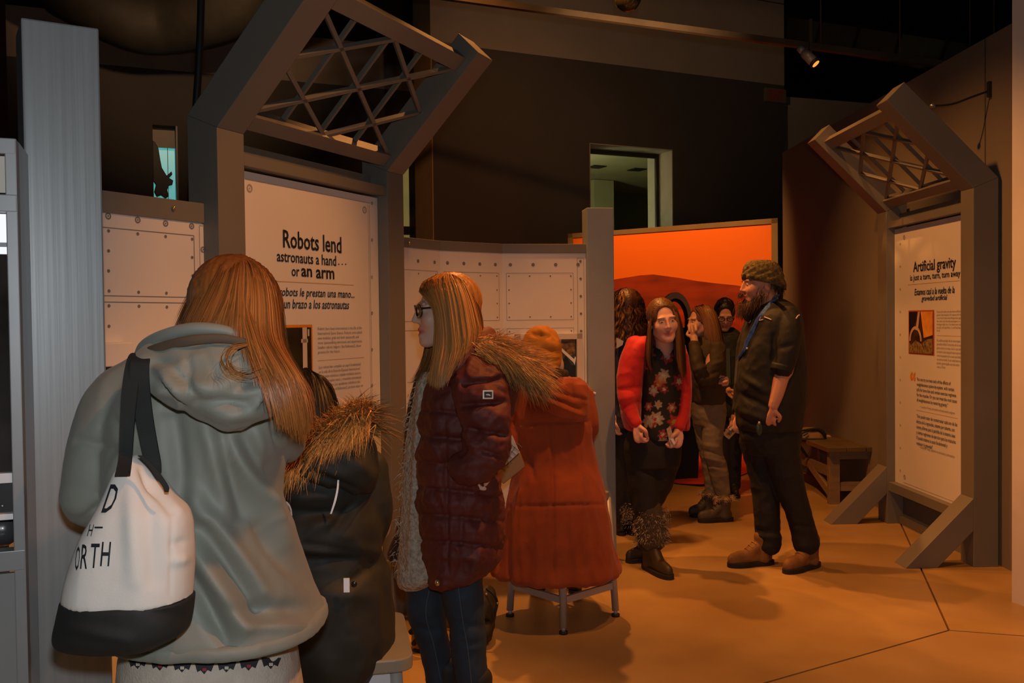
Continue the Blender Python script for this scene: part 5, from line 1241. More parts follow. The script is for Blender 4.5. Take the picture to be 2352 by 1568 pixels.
# hood, collar and fur
cloth('hood', [ptube([(1000, 880, ZC-.10, 16), (1045, 850, ZC-.17, 26), (1085, 815, ZC-.15, 30), (1112, 780, ZC-.07, 26), (1126, 765, ZC+.02, 18)], 18, 5, flat=.7),
               ploft([(765, 1085, 1130, ZC+.02, .05), (800, 1070, 1135, ZC, .10), (840, 1075, 1165, ZC, .13), (870, 1090, 1190, ZC, .14), (910, 1110, 1192, ZC, .13), (950, 1130, 1180, ZC, .09), (966, 1145, 1170, ZC, .05)], 32, 2.2)],
      M_maroon, C_, .007, 4, [(.007, (12, 12, 10))], [((1060, 860), (1125, 775), 6, -.010), ((1090, 850), (1130, 800), 8, .008)], .002, 35)
fpts = [(1088, 812), (1112, 800), (1140, 800), (1165, 812), (1190, 828), (1212, 846), (1228, 862)]
for sd, off, dz_, dr, nn, ln_, c1, c2 in ((3, 0, -.16, (.80, -.25, -.45), 2200, .085, (.20, .085, .022), (1.0, .46, .11)), (4, -14, -.13, (.90, -.2, .12), 1700, .075, (.25, .10, .025), (1.0, .48, .12)), (5, 16, -.14, (.55, -.2, -.75), 1500, .08, (.06, .035, .016), (.65, .29, .08))):
    P = [pt(x, y+off, ZC+dz_) for x, y in fpts]
    fur(C_, P, [dr]*7, nn, ln_, c1, c2, sd+20, .0013, 'fur_trim', .28, .011, .15)
v, f = ptube([(1090, 820, ZC-.10, 18), (1130, 812, ZC-.11, 24), (1180, 838, ZC-.10, 26), (1222, 866, ZC-.08, 16)], 16, 5); mesh('fur_backing', v, f, mat('fur_backing', (.12, .055, .015)), C_, True)
# sleeve badge
bSL = bvh(VSL, FSL); M_silver = mat('silver_badge', (.85, .70, .60), .35, .2)
def deco(pts, mt, off, nm, par, tree):
    D = decal(pts, None, tree, off)
    if all(q is not None for q in D): return mesh(nm, D, [tuple(range(len(D)-1, -1, -1))], mt, par)
deco([(1109, 896), (1133, 896), (1133, 916), (1109, 916)], M_silver, .009, 'badge', slo, bSL)
deco([(1112, 899), (1130, 899), (1130, 913), (1112, 913)], mat('badge_dark', (.03, .01, .01), .4, var=.1), .0105, 'badge', slo, bSL)
deco([(1116, 905), (1122, 904), (1126, 906), (1127, 909), (1121, 908), (1116, 907)], M_silver, .012, 'badge_mark', slo, bSL)
# jeans and boots
M_jean = mat('dark_blue_denim', (.010, .024, .042), .75, var=.25, vscale=9, bump=.15, bscale=260, bdist=.002)
cloth('jeans', [ptube([(988, 1290, ZC+.07, 54), (982, 1360, ZC+.07, 49), (980, 1400, ZC+.06, 46), (992, 1460, ZC+.05, 38), (1008, 1540, ZC+.05, 33), (1015, 1650, ZC+.05, 28)], 20, 5),
                ptube([(1055, 1280, ZC-.05, 54), (1062, 1350, ZC-.05, 49), (1070, 1420, ZC-.05, 43), (1076, 1485, ZC-.05, 42), (1082, 1560, ZC-.05, 37), (1086, 1660, ZC-.05, 28)], 20, 5)],
      M_jean, C_, .0065, 4, [(.004, (12, 12, 12))], [((950, 1440), (1000, 1450), 8, -.006), ((1040, 1430), (1110, 1440), 8, -.006), ((1045, 1470), (1110, 1460), 9, .005)])
for rows in ([(988, 1345, ZC-.012, 1.2), (978, 1410, ZC-.015, 1.2), (996, 1480, ZC-.015, 1.2), (1012, 1560, ZC-.005, 1.2)], [(1052, 1345, ZC-.132, 1.2), (1062, 1420, ZC-.128, 1.2), (1074, 1490, ZC-.122, 1.2), (1084, 1580, ZC-.108, 1.2)]):
    v, f = ptube(rows, 8, 5); mesh('jeans_seam', v, f, mat('denim_stitch', (.05, .08, .10), .8, var=.1), C_, True)
for (px, dz_) in ((1012, .05), (1082, -.05)):
    c0 = pt(px, 1600, ZC+dz_)
    shoe(C_, (c0[0]+.09, ZC+dz_+.01), (c0[0]-.17, ZC+dz_-.05), .095, .26, mat('black_suede_boot', (.012, .011, .012), .7, var=.2), M_sole, 'boot')
v, f = ellip(pt(1005, 1338, ZC-.19), (.009, .009, .011), 12, 8); mesh('zip_pull', v, f, mat('brass', (.6, .45, .2)), C_, True)
# glasses
gl = mesh('glasses', *(lambda R: ringmesh(R))(np.array([[hcC, hcC+1e-5, hcC+2e-5]])) if False else tube([hcC+np.array([-.008, .102, .006])@BC, hcC+np.array([0, .105, .009])@BC, hcC+np.array([.008, .102, .006])@BC], [.0022]*3, 8, 4), mat('tortoise_frame', (.02, .010, .008), .2, var=.4, vscale=60, coat=.6), C_, True)
for sx in (-1, 1):
    pts = [hcC+np.array([sx*.033+.0265*math.copysign(abs(math.cos(a))**.7, math.cos(a)), .101-.35*abs(.024*math.cos(a)+0)*(1 if sx*math.cos(a) > 0 else 0), .000+.0205*math.copysign(abs(math.sin(a))**.7, math.sin(a))])@BC for a in np.linspace(0, 2*math.pi, 25)]
    v, f = tube(pts, [.0036]*25, 8, 1, cap=False); mesh('rim', v, f, MATS['tortoise_frame'], gl, True)
    ctr = np.mean(pts, 0); mesh('lens', [ctr]+pts[:-1], [(0, i+1, (i+1) % 24+1) for i in range(24)], mat('spectacle_lens', (.35, .30, .22), .05), gl)
    lm = MATS['spectacle_lens'].node_tree.nodes['Principled BSDF']; lm.inputs['Transmission Weight'].default_value = .95; lm.inputs['IOR'].default_value = 1.05
    v, f = tube([hcC+np.array([sx*.056, .093, .008])@BC, hcC+np.array([sx*.070, .05, .008])@BC, hcC+np.array([sx*.078, .0, .004])@BC], [.0032]*3, 8, 4); mesh('temple', v, f, MATS['tortoise_frame'], gl, True)
# hair: straight, shoulder length, over the near cheek
zc = ZC-.02
gC = [[(1000, 636, zc-.01), (972, 650, zc-.05), (960, 668, zc-.055), (985, 690, zc-.085), (1001, 720, zc-.095), (1003, 760, zc-.10), (1000, 810, zc-.115), (992, 850, zc-.13), (978, 875, zc-.14)],
      [(1008, 632, zc), (985, 645, zc-.06), (988, 665, zc-.085), (1003, 700, zc-.10), (1010, 750, zc-.108), (1008, 810, zc-.13), (1000, 860, zc-.15), (1000, 895, zc-.16)],
      [(1018, 629, zc), (1000, 645, zc-.07), (1008, 680, zc-.10), (1018, 730, zc-.115), (1022, 790, zc-.135), (1012, 850, zc-.165), (1012, 890, zc-.175)],
      [(1026, 627, zc), (1022, 645, zc-.08), (1032, 690, zc-.112), (1040, 750, zc-.13), (1045, 810, zc-.16), (1030, 860, zc-.185), (1022, 880, zc-.19)],
      [(1032, 627, zc), (1045, 645, zc-.075), (1060, 690, zc-.105), (1068, 740, zc-.125), (1072, 780, zc-.15), (1060, 820, zc-.175)],
      [(1036, 628, zc), (1064, 650, zc-.06), (1082, 690, zc-.075), (1094, 735, zc-.09), (1098, 765, zc-.11), (1090, 790, zc-.14)],
      [(1038, 629, zc+.02), (1070, 652, zc-.01), (1092, 690, zc-.01), (1103, 735, zc-.02), (1104, 765, zc-.03), (1098, 785, zc-.06)],
      [(1036, 630, zc+.05), (1068, 655, zc+.07), (1092, 695, zc+.08), (1102, 735, zc+.08), (1102, 770, zc+.07)]]
hair(C_, [[pt(*q) for q in g] for g in gC], 6000, (.40, .175, .048), spread=.007, rad=.0007, K=14, seed=21, clump=.4)
gC2 = [[(1000, 640, zc+.05), (985, 690, zc+.10), (985, 760, zc+.10), (975, 830, zc+.06), (945, 885, zc+.0)], [(1000, 640, zc+.05), (992, 700, zc+.10), (995, 770, zc+.09), (990, 830, zc+.04), (965, 878, zc-.02)], [(1005, 640, zc+.05), (1010, 700, zc+.11), (1010, 780, zc+.10), (1005, 830, zc+.03), (985, 870, zc-.04)]]
hair(C_, [[pt(*q) for q in g] for g in gC2], 900, (.20, .085, .028), spread=.008, rad=.0008, K=12, seed=22)
hair_cap(C_, hcC, BC, (.30, .125, .034), 1.0, .05)

# ------------------------------------------------------------------ D: seated visitor in the rust suede coat
ZD = 4.58
D_ = person('person in a long rust suede coat and mustard beanie, seated with back turned', 1280, ZD)
hcD = pt(1258, 836, ZD)
sD = V3(pt(1285, 1100, ZD)[:2])+UP*.64
bones = [trunk((1265, 1285), 880, 1130, ZD, .13), tube([sD+[-.09, 0, .0], sD+[-.10, .42, .0], V3((sD+[-.10, .44, 0])[:2])+UP*.07], [.085, .06, .045], 14, 3), tube([sD+[.09, 0, 0], sD+[.10, .42, 0], V3((sD+[.10, .44, 0])[:2])+UP*.07], [.085, .06, .045], 14, 3),
         ptube([(1210, 920, ZD, 15), (1190, 1010, ZD+.0, 12), (1215, 1040, ZD+.25, 10)], 12, 3), ptube([(1328, 920, ZD, 15), (1336, 1000, ZD+.05, 12), (1322, 1030, ZD+.3, 10)], 12, 3)]
hd = [hand_parts(pt(1215, 1040, ZD+.27), (.2, .9, .1), (0, 0, -1), .9, .4, 1), hand_parts(pt(1322, 1030, ZD+.32), (-.2, .9, .1), (0, 0, -1), .9, .4, -1)]
make_body(D_, hcD, (.25, 1, -.15), 0, TONE, bones, hd, 'f', .98, .008, eyes=False)
M_suede = mat('rust_suede', (.24, .034, .005), .85, var=.28, vscale=3.0, bump=.15, bscale=120, color2=(.40, .072, .010), sheen=.1, bdist=.004)
rowsD = [(868, 1235, 1310, ZD, .08), (885, 1198, 1342, ZD, .13), (920, 1182, 1352, ZD, .16), (965, 1178, 1354, ZD, .17), (1015, 1184, 1360, ZD, .17), (1060, 1186, 1369, ZD, .18), (1095, 1178, 1378, ZD-.01, .23), (1135, 1168, 1388, ZD-.02, .26), (1220, 1152, 1402, ZD-.02, .28), (1270, 1138, 1414, ZD-.02, .28), (1302, 1126, 1424, ZD-.02, .285), (1312, 1130, 1422, ZD-.02, .28)]
cloth('suede_coat', [ploft(rowsD, 60, 2.15), ptube([(1205, 905, ZD, 30), (1180, 975, ZD-.02, 27), (1176, 1040, ZD-.02, 27), (1205, 1050, ZD+.2, 22)], 18, 5), ptube([(1338, 905, ZD, 26), (1350, 980, ZD+.02, 22), (1340, 1030, ZD+.25, 18)], 18, 5)],
      M_suede, D_, .0085, 3, [(.015, (8, 8, 1.5)), (.005, (16, 16, 6))], [((1172, 1165), (1170, 1345), 4, -.03), ((1182, 1165), (1185, 1345), 8, .012), ((1268, 980), (1272, 1350), 4, -.014), ((1180, 972), (1352, 968), 4, -.012), ((1170, 1162), (1395, 1158), 4, -.010), ((1268, 940), (1266, 980), 4, -.008), ((1310, 1180), (1330, 1350), 10, .010), ((1240, 1180), (1232, 1350), 10, .008),
      ((1205, 1005), (1225, 1100), 6, -.016), ((1215, 985), (1245, 975), 6, .012)], .001, 51)
cloth('hood', [ploft([(868, 1285, 1330, ZD-.13, .04), (884, 1240, 1348, ZD-.14, .06), (910, 1216, 1353, ZD-.15, .075), (938, 1244, 1351, ZD-.15, .07), (956, 1290, 1348, ZD-.145, .05), (966, 1312, 1340, ZD-.14, .03)], 32, 2.2)], M_suede, D_, .007, 3, [(.008, (12, 12, 10))],
      [((1195, 886), (1330, 940), 5, -.014), ((1225, 905), (1340, 955), 6, .012), ((1240, 888), (1345, 918), 5, -.012), ((1312, 885), (1318, 915), 5, -.014), ((1328, 890), (1345, 920), 8, .012)], .001, 53)
cloth('scarf', [ptube([(1225, 862, ZD-.05, 14), (1262, 862, ZD-.11, 17), (1295, 862, ZD-.06, 14)], 16, 4)], mat('dark_plaid_scarf', (.04, .025, .012), .9, var=.6, vscale=40), D_, .008, 3, [(.006, (14, 14, 14))])
M_must = mat('mustard_beanie', (.50, .185, .016), .85, var=.1, vscale=8, bump=.3, bscale=200, bdist=.003)
cloth('beanie', [ploft([(749, 1228, 1258, ZD, .06), (760, 1212, 1276, ZD, .10), (782, 1201, 1287, ZD, .125), (808, 1200, 1289, ZD, .14), (830, 1208, 1289, ZD, .14), (846, 1216, 1286, ZD, .13)], 36, 2.2)], M_must, D_, .006, 3, [(.005, (12, 12, 12))],
      [((1225, 768), (1262, 772), 5, -.014), ((1262, 752), (1280, 775), 5, -.012), ((1240, 755), (1252, 770), 5, .012), ((1245, 800), (1283, 812), 5, -.010), ((1215, 830), (1283, 826), 4, -.008), ((1250, 785), (1280, 795), 7, .008)], .001, 55)
for dx in (-.10, .10): shoe(D_, sD+[dx, .36, 0], sD+[dx, .62, 0], .09, .12, mat('black_leather', (.02, .018, .015)), M_sole, 'boot')
# handbag held at her side
hb = thing('handbag', 'tan handbag with white lattice patterned side beside the rust coat', 'bag', tuple(pt(1170, 1100, 4.30)))
zb2 = 4.30
fr1 = [pt(x, y, zb2) for x, y in ((1145, 1062), (1176, 1000), (1193, 1038), (1162, 1068))]
prism('patterned_side', fr1, (0, .03, 0), mat('white_lattice_cloth', (.62, .58, .55), .7, var=.1), hb, .003)
fr2 = [pt(x, y, zb2+.004) for x, y in ((1145, 1064), (1162, 1069), (1194, 1040), (1206, 1072), (1156, 1112), (1140, 1095))]
prism('leather_body', fr2, (0, .09, 0), mat('tan_leather', (.30, .17, .06), .55, var=.12), hb, .005)
for k in range(6):
    for s_ in (0, 1):
        a = (1150+k*7, 1060-k*9) if s_ == 0 else (1162+k*5.2, 1006+k*5)
        b = (a[0]+14, a[1]+12) if s_ == 0 else (a[0]-16, a[1]+26)
        if s_ and k > 4: continue
        pa_, pb2 = pt(a[0], a[1], zb2-.002), pt(b[0], b[1], zb2-.002)
        bar('lattice_print', pa_, pb2, .003, .002, M_inkg, hb, (0, 1, 0))

# ------------------------------------------------------------------ backpack and strap bag on the floor
bp = thing('backpack', 'dark olive backpack standing on the floor behind the blue jeans', 'backpack', tuple(G(1105, 1480)))
zk = G(1105, 1478)[1]+.10
M_olive = mat('olive_nylon', (.035, .026, .010), .6, var=.3, vscale=8, bump=.15, bscale=60)
cloth('pack_body', [ploft([(1345, 1070, 1118, zk, .05), (1360, 1055, 1136, zk, .09), (1400, 1045, 1139, zk, .12), (1440, 1045, 1134, zk, .125), (1470, 1050, 1126, zk, .12), (1480, 1060, 1115, zk, .10)], 32, 2.6)], M_olive, bp, .007, 4, [(.008, (12, 12, 9))], [((1100, 1425), (1138, 1430), 5, -.014), ((1095, 1390), (1120, 1420), 6, .008)], .001, 61)
cloth('front_pocket', [ploft([(1428, 1055, 1130, zk-.10, .04), (1450, 1052, 1132, zk-.11, .05), (1474, 1058, 1122, zk-.10, .045)], 28, 2.6)], M_olive, bp, .007, 3, [(.004, (12, 12, 9))])
v, f = ptube([(1118, 1352, zk-.08, 3), (1135, 1366, zk-.10, 3), (1142, 1384, zk-.10, 3), (1138, 1405, zk-.11, 3)], 8, 4); mesh('drawstring', v, f, M_sole, bp, True)
for x, y in ((1143, 1385), (1101, 1376), (1117, 1364)):
    v, f = ellip(pt(x, y, zk-.13), (.006, .006, .006), 8, 6); mesh('buckle', v, f, mat('brass', (.6, .45, .2)), bp, True)
sbg = thing('strap_bag', 'small black and tan bag with straps lying left of the blue jeans', 'bag', tuple(G(965, 1495)))
zs_ = G(965, 1495)[1]
cloth('bag_body', [ploft([(1432, 958, 990, zs_+.05, .04), (1450, 948, 1000, zs_+.05, .07), (1475, 946, 1004, zs_+.05, .08), (1492, 950, 1000, zs_+.05, .07)], 26, 2.4)], mat('tan_leather', (.3, .17, .06)), sbg, .007, 3, [(.004, (12, 12, 10))])
for rows in ([(944, 1452, zs_-.03, 7), (962, 1436, zs_-.04, 8), (980, 1428, zs_-.02, 8)], [(950, 1478, zs_-.04, 6), (966, 1462, zs_-.05, 8), (984, 1450, zs_-.04, 8)], [(950, 1492, zs_-.02, 4), (970, 1496, zs_-.03, 5), (990, 1498, zs_-.02, 5)]):
    v, f = ptube(rows, 10, 4, flat=.4); mesh('strap', v, f, M_blk, sbg, True)
# ------------------------------------------------------------------ E: woman in the red cardigan leaning forward
ZE = 5.42
E_ = person('person in a red cardigan and dark floral top leaning forward beside the grey column', 1500, ZE)
hcE = pt(1523, 735, ZE-.20); fE = (.10, -1, -.10)
TE = (.66, .36, .28)
bones = [tube([pt(1525, 790, ZE-.13), pt(1520, 830, ZE-.06), pt(1510, 920, ZE+.02), pt(1505, 1010, ZE+.06)], [.06, .115, .105, .12], 18, 3, flat=.8),
         ptube([(1452, 805, ZE-.03, 15), (1438, 880, ZE-.07, 12), (1448, 940, ZE-.10, 10), (1463, 972, ZE-.12, 9)], 12, 3), ptube([(1558, 810, ZE, 13), (1571, 880, ZE-.03, 11), (1570, 940, ZE-.06, 9), (1558, 985, ZE-.10, 9)], 12, 3),
         ptube([(1478, 1010, ZE+.06, 26), (1478, 1110, ZE+.03, 18), (1492, 1270, ZE+.04, 11)], 14, 3), ptube([(1525, 1010, ZE+.06, 26), (1508, 1110, ZE+.06, 18), (1462, 1215, ZE+.24, 10)], 14, 3)]
hd = [hand_parts(pt(1464, 972, ZE-.12), (.05, -.1, -1), (.75, .55, 0), .98, .62, 1), hand_parts(pt(1558, 984, ZE-.10), (-.15, -.15, -1), (-.8, .35, 0), .98, .55, -1)]
bodyE, BE = make_body(E_, hcE, fE, -.13, TE, bones, hd, 'f', .98, .0055, (.10, .05, .02), (.80, .34, .32))
V, N, Fc = remesh([ploft([(792, 1500, 1556, ZE-.12, .05), (812, 1484, 1562, ZE-.10, .10), (860, 1474, 1564, ZE-.04, .125), (930, 1472, 1566, ZE, .13), (990, 1468, 1565, ZE+.02, .135), (1006, 1474, 1560, ZE+.02, .125)], 40, 2.2)], .006, 4)
V = folds(V, N, .006, (10, 10, 6), 71)
# cut the neckline open in a V by pulling cloth behind the skin
x, y = proj(V); vv = np.clip((826-y)/34, 0, 1)*np.clip(1-np.abs(x-1532)/np.maximum(4, (830-y)*.55), 0, 1)*(N[:, 1] < 0); V[:, 1] += .05*(vv > .05)
rgE = np.random.RandomState(8); fc_ = np.stack([rgE.rand(26)*110+1465, rgE.rand(26)*205+805], 1); col = np.tile([.010, .011, .010], (len(V), 1))
for (cx, cy), k in zip(fc_, range(26)):
    r = np.hypot(x-cx, (y-cy)*.9); a = np.arctan2(y-cy, x-cx); rad = (8+6*((k*7) % 5)/4)*(1+.22*np.cos(a*6+k)+.12*np.sin(a*11+k))
    pc = [(.30, .03, .02), (.34, .10, .05), (.24, .02, .02), (.36, .30, .20)][k % 4]
    m_ = r < rad; col[m_] = pc; m_ = r < rad*.42; col[m_] = (.45, .42, .36) if k % 3 else (.36, .25, .05)
M_flor = mat('floral_print', (1, 1, 1), .75, attr='Col')
mesh('floral_top', V, Fc, M_flor, E_, True, col)
M_redk = mat('red_cardigan_knit', (.50, .010, .012), .8, var=.12, vscale=8, bump=.2, bscale=160, bdist=.003, sheen=.2)
cloth('cardigan', [ploft([(772, 1470, 1500, ZE-.04, .06), (788, 1446, 1500, ZE-.03, .10), (830, 1430, 1484, ZE, .13), (890, 1424, 1476, ZE+.03, .14), (950, 1426, 1472, ZE+.05, .14), (985, 1436, 1470, ZE+.05, .12)], 30, 2.2),
                   ploft([(785, 1556, 1570, ZE-.02, .06), (830, 1558, 1580, ZE+.02, .12), (900, 1562, 1584, ZE+.05, .13), (985, 1560, 1580, ZE+.05, .12)], 26, 2.2),
                   ploft([(775, 1470, 1565, ZE+.06, .06), (850, 1440, 1575, ZE+.10, .07), (960, 1440, 1575, ZE+.12, .07), (985, 1445, 1570, ZE+.12, .06)], 30, 2.2),
                   ptube([(1462, 792, ZE-.04, 25), (1442, 840, ZE-.06, 23), (1437, 900, ZE-.08, 20), (1448, 945, ZE-.10, 17), (1461, 970, ZE-.12, 15)], 18, 5), ptube([(1556, 800, ZE-.02, 20), (1570, 860, ZE-.02, 18), (1572, 930, ZE-.06, 15), (1561, 980, ZE-.10, 13)], 18, 5)],
      M_redk, E_, .007, 3, [(.004, (13, 13, 10))], [((1420, 895), (1470, 890), 6, -.010), ((1425, 940), (1465, 925), 6, -.010), ((1428, 915), (1468, 908), 8, .008), ((1560, 900), (1584, 905), 5, -.006)], .0008, 73)
M_dkp = mat('near_black_trousers', (.009, .009, .010), .8, var=.2, bump=.12, bscale=160)
cloth('trousers', [ploft([(985, 1445, 1562, ZE+.05, .13), (1030, 1432, 1566, ZE+.05, .14), (1070, 1438, 1560, ZE+.05, .13)], 32, 2.3), ptube([(1476, 1040, ZE+.06, 44), (1480, 1110, ZE+.03, 36), (1492, 1245, ZE+.03, 27)], 18, 4), ptube([(1528, 1040, ZE+.06, 38), (1510, 1110, ZE+.06, 34), (1468, 1195, ZE+.22, 24)], 18, 4)], M_dkp, E_, .008, 3, [(.004, (12, 12, 9))])
c0 = pt(1505, 900, ZE-.02); shoe(E_, (c0[0]-.06, ZE+.10), (c0[0]+.055, ZE-.20), .10, .20, mat('dark_brown_boot', (.035, .022, .010), .55, var=.3), M_sole, 'boot', .026)
c1 = G(1440, 1224); shoe(E_, (c1[0]+.12, ZE+.30), (c1[0]-.10, ZE+.18), .095, .20, mat('dark_brown_boot', (.035, .022, .010)), M_sole, 'boot', .026)
for cx_, cz_, y0_, y1_, rr_, sd, nn in ((1497, ZE+.02, 1172, 1246, .092, 5, 2600), (1458, ZE+.22, 1165, 1200, .075, 6, 900)):
    P = []; D = []
    for k in range(60):
        th = k*.8; c_ = pt(cx_, y0_+(y1_-y0_)*(k/59), cz_); P.append(c_+np.array([math.cos(th), math.sin(th), 0])*rr_*.95); D.append((math.cos(th), math.sin(th), -.5))
    fur(E_, P, D, nn, .017, (.06, .045, .028), (.42, .33, .22), sd+40, .0022, 'boot_fur_cuff', .7, .012, .2)
v, f = ptube([(1488, 1165, ZE+.02, 30), (1494, 1200, ZE+.02, 35), (1499, 1240, ZE+.02, 32)], 18, 4); mesh('boot_cuff', v, f, mat('fur_dark_backing', (.06, .045, .03), .9, var=.4), E_, True)
ze = ZE-.20
gE = [[(1524, 690, ze+.02), (1506, 700, ze-.03), (1496, 730, ze-.04), (1494, 780, ze-.03), (1492, 830, ze-.02), (1500, 858, ze-.03)], [(1524, 689, ze+.03), (1504, 702, ze), (1492, 735, ze), (1488, 785, ze), (1486, 830, ze+.02), (1495, 850, ze)], [(1526, 688, ze+.05), (1505, 705, ze+.05), (1490, 745, ze+.06), (1485, 800, ze+.08), (1482, 835, ze+.10)],
      [(1528, 688, ze+.06), (1530, 700, ze+.10), (1530, 760, ze+.12), (1530, 820, ze+.14)],
      [(1530, 688, ze+.05), (1552, 705, ze+.05), (1566, 750, ze+.06), (1572, 810, ze+.06), (1574, 862, ze+.06)], [(1530, 689, ze+.03), (1552, 702, ze), (1562, 740, ze), (1568, 800, ze), (1572, 870, ze)], [(1529, 690, ze+.02), (1546, 702, ze-.03), (1556, 735, ze-.045), (1558, 790, ze-.03), (1562, 850, ze-.03), (1568, 876, ze-.02)], [(1528, 690, ze+.02), (1540, 700, ze-.05), (1551, 726, ze-.065), (1553, 770, ze-.05), (1555, 830, ze-.05)]]
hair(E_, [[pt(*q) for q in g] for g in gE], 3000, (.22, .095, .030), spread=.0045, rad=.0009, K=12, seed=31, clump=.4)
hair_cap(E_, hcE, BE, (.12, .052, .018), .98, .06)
br = thing('brochure', 'folded patterned brochure held beside the dark floral top', 'brochure', tuple(pt(1545, 1010, ZE-.14)))
prism('brochure_page', [pt(x, y, ZE-.145) for x, y in ((1531, 985), (1540, 978), (1551, 1020), (1541, 1029))], (0, .006, 0), mat('brochure_print', (.36, .18, .10), .5, var=.9, vscale=50, color2=(.5, .45, .35)), br)
prism('brochure_page', [pt(x, y, ZE-.15) for x, y in ((1540, 1008), (1544, 1000), (1551, 1018), (1548, 1022))], (0, .004, 0), M_white, br)

# ------------------------------------------------------------------ F: bearded man
ZF = 5.52
F_ = person('bearded person in a dark western shirt, knit cap and blue lanyard, standing in profile', 1775, ZF)
hcF = pt(1746, 652, ZF); fF = (-1, -.10, -.05)
TF = (.62, .30, .19)
bones = [trunk((1770, 1775), 705, 990, ZF, .13),
         ptube([(1812, 745, ZF-.16, 25), (1805, 840, ZF-.20, 20), (1795, 865, ZF-.21, 18), (1785, 905, ZF-.22, 15), (1776, 932, ZF-.22, 12)], 14, 3), ptube([(1740, 745, ZF+.16, 25), (1720, 850, ZF+.20, 20), (1700, 950, ZF+.10, 13)], 14, 3),
         ptube([(1742, 990, ZF+.05, 28), (1755, 1110, ZF+.03, 20), (1765, 1262, ZF+.02, 13)], 14, 3), ptube([(1790, 990, ZF-.05, 28), (1812, 1110, ZF-.065, 20), (1850, 1268, ZF-.08, 13)], 14, 3)]
hd = [hand_parts(pt(1775, 934, ZF-.22), (-.15, .25, -1), (.55, .6, .0), 1.0, .65, 1), hand_parts(pt(1700, 952, ZF+.10), (-.2, -.2, -1), (.6, 0, 0), 1.0, .5, 1)]
bodyF, BF = make_body(F_, hcF, fF, 0, TF, bones, hd, 'm', 1.06, .0055, (.04, .02, .01), (.65, .30, .25))
M_shirt = mat('dark_western_shirt', (.012, .011, .008), .75, var=.2, vscale=6, bump=.12, bscale=240, bdist=.002)
rowsF = [(688, 1756, 1802, ZF, .07), (704, 1740, 1822, ZF, .15), (728, 1724, 1836, ZF, .21), (775, 1707, 1842, ZF, .22), (830, 1695, 1848, ZF, .215), (880, 1689, 1851, ZF, .21), (930, 1690, 1848, ZF, .21), (970, 1693, 1842, ZF, .20), (986, 1700, 1836, ZF, .19)]
sh, VF, FF = cloth('shirt', [ploft(rowsF, 48, 2.2), ptube([(1808, 722, ZF-.14, 26), (1812, 760, ZF-.19, 29), (1806, 810, ZF-.21, 27), (1796, 848, ZF-.215, 24)], 20, 5), ptube([(1745, 722, ZF+.14, 26), (1722, 790, ZF+.2, 28), (1712, 860, ZF+.2, 24), (1700, 940, ZF+.12, 18)], 20, 5)], M_shirt, F_, .0065, 4, [(.005, (12, 12, 8))],
      [((1700, 860), (1760, 900), 8, .010), ((1690, 900), (1770, 940), 7, -.010), ((1695, 940), (1780, 975), 9, .010), ((1700, 960), (1790, 985), 6, -.008), ((1776, 770), (1778, 860), 6, -.016), ((1790, 800), (1825, 790), 6, -.008)], .001, 81)
cuff = ptube([(1797, 838, ZF-.214, 26), (1793, 853, ZF-.216, 25)], 20, 3, cap=False); mesh('cuff', *cuff, M_shirt, F_, True)
bF = bvh(VF, FF); M_pipe = mat('white_piping', (.62, .50, .42), .6, var=.05)
def pipe_on(par, tree, pts, w, mt, nm):
    """thin raised cord following a surface"""
    P = [q for q in decal([tuple(p) for p in catmull(np.array(pts, float), 5)], None, tree, .003) if q is not None]
    if len(P) > 2: v, f = tube(P, [w]*len(P), 8, 1); mesh(nm, v, f, mt, par, True)
pipe_on(sh, bF, [(1750, 717), (1749, 725), (1744, 735), (1752, 734)], .0035, M_pipe, 'piping'); pipe_on(sh, bF, [(1756, 728), (1764, 731), (1771, 734)], .0035, M_pipe, 'piping')
pipe_on(sh, bF, [(1829, 731), (1832, 726), (1836, 723)], .0035, M_pipe, 'piping'); pipe_on(sh, bF, [(1717, 737), (1721, 741), (1724, 736)], .003, M_pipe, 'piping')
for q in ((1723, 769), (1716, 800)):
    D = decal([q], None, bF, .003)[0]
    if D is not None: v, f = ellip(D, (.007, .004, .007), 10, 6); mesh('snap_button', v, f, mat('pearl_snap', (.7, .65, .6), .3), sh, True)
cloth('trousers', [ploft([(965, 1698, 1838, ZF, .17), (1000, 1702, 1838, ZF, .17), (1040, 1716, 1834, ZF, .15)], 32, 2.3), ptube([(1742, 1010, ZF+.05, 44), (1750, 1060, ZF+.05, 38), (1757, 1120, ZF+.03, 32), (1762, 1190, ZF+.02, 29), (1765, 1250, ZF+.02, 29)], 18, 4),
                   ptube([(1790, 1010, ZF-.05, 46), (1800, 1060, ZF-.06, 40), (1818, 1130, ZF-.07, 32), (1840, 1195, ZF-.08, 29), (1852, 1248, ZF-.08, 30)], 18, 4)], M_dkp, F_, .008, 3, [(.005, (12, 12, 10))], [((1735, 1215), (1795, 1222), 5, -.010), ((1735, 1230), (1795, 1236), 6, .008), ((1822, 1205), (1876, 1212), 5, -.010)])
M_tanb = mat('tan_nubuck', (.22, .10, .025), .75, var=.25, vscale=14, bump=.15, bscale=120); M_lace = mat('tan_lace', (.30, .15, .05), .8, var=.1)
h1 = pt(1778, 1200, ZF+.02); t1 = pt(1670, 1200, ZF-.03); shoe(F_, (h1[0], ZF+.03), (t1[0], ZF-.04), .105, .17, M_tanb, M_sole, 'boot', .028, lace=M_lace)
h2 = pt(1885, 1200, ZF-.02); t2 = pt(1797, 1200, ZF-.20); shoe(F_, (h2[0]-.01, ZF-.02), (t2[0]+.01, ZF-.20), .105, .17, M_tanb, M_sole, 'boot', .028, lace=M_lace)
